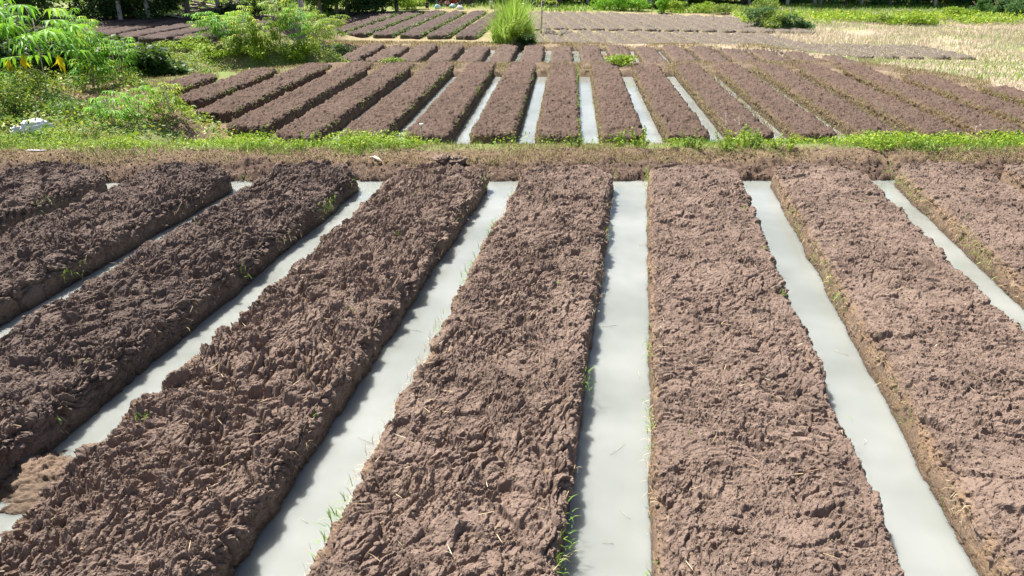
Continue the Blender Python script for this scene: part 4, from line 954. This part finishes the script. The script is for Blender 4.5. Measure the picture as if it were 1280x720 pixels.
SIT = {'pelvis': (0, 0, .22), 'waist': (.02, 0, .38), 'chest': (.07, 0, .60), 'neck': (.10, 0, .76), 'head': (.13, 0, .90), 'crown': (.13, 0, .97)}
STAND = {'pelvis': (0, 0, .93), 'waist': (0, 0, 1.10), 'chest': (.01, 0, 1.32), 'neck': (.02, 0, 1.48), 'head': (.03, 0, 1.61), 'crown': (.03, 0, 1.68)}
for s, q in (('L', 1), ('R', -1)):
    SIT.update({'hip'+s: (.06, q*.10, .22), 'knee'+s: (.40, q*.16, .48), 'ankle'+s: (.42, q*.13, .09), 'toe'+s: (.56, q*.14, .04), 'sho'+s: (.07, q*.19, .66), 'elb'+s: (.22, q*.23, .46), 'wri'+s: (.42, q*.15, .52), 'palm'+s: (.48, q*.12, .50)})
    STAND.update({'hip'+s: (0, q*.10, .90), 'knee'+s: (.03+q*.05, q*.11, .50), 'ankle'+s: (q*.06, q*.11, .09), 'toe'+s: (.14+q*.06, q*.13, .04), 'sho'+s: (0, q*.20, 1.40), 'elb'+s: (-.02, q*.26, 1.12), 'wri'+s: (.10, q*.26, .90), 'palm'+s: (.13, q*.26, .84)})
M['shirt_dark'] = plain('dark_cloth', (.03, .03, .05), .9); M['shirt_red'] = plain('maroon_cloth', (.22, .05, .06), .9); M['shirt_white'] = plain('pale_cloth', (.62, .66, .70), .9)
M['shirt_pink'] = plain('pink_cloth', (.65, .30, .38), .9); M['cyan'] = plain('pale_blue_plastic', (.50, .75, .78), .5); M['jean'] = plain('blue_cloth', (.05, .08, .18), .9)
person(mpos(534, 12), -1.3, SIT, M['shirt_dark'], M['jean'], 'person in dark clothes sitting at the far edge of the left field, leftmost')
person(mpos(552, 10), -1.9, SIT, M['shirt_red'], M['shirt_dark'], 'person in a maroon shirt sitting behind the far left field')
person(mpos(559, 10), -1.2, SIT, M['shirt_pink'], M['shirt_dark'], 'person in a pinkish shirt sitting next to the maroon one')
person(mpos(576, 11), -1.6, SIT, M['shirt_dark'], M['shirt_white'], 'person with a pink hat and white trousers sitting by the dark motorcycle', M['shirt_pink'])
person(mpos(680, 12), -2.6, STAND, M['shirt_white'], M['jean'], 'person in a pale shirt standing right of the tall grass')
person(mpos(698, 12), -1.4, STAND, M['shirt_red'], M['shirt_dark'], 'person in a dark red shirt standing behind a pole')
for px, py, m_, lb in [(547, 11, 'cyan', 'pale blue plastic sack beside the seated people'), (566, 10, 'cyan', 'light blue bag between the seated people'), (575, 12, 'white', 'white sack on the ground in front of the dark motorcycle')]:
    p = at(px, py); s_ = lump('sack', (p[0], p[1], p[2]+.03), (.75, .5, .4), M[m_], lb, 'sack', 40+px, rz=.3); s_['group'] = 'sacks by the seated people'
b = MB(); b.tube([(0, 0, -.1), (.02, 0, .7), (0, 0, 1.3)], [.05, .045, .04], 6); o = b.build('post', M['wood']); o.location = at(695, 14); tag(o, 'pale post in front of the standing people', 'post')
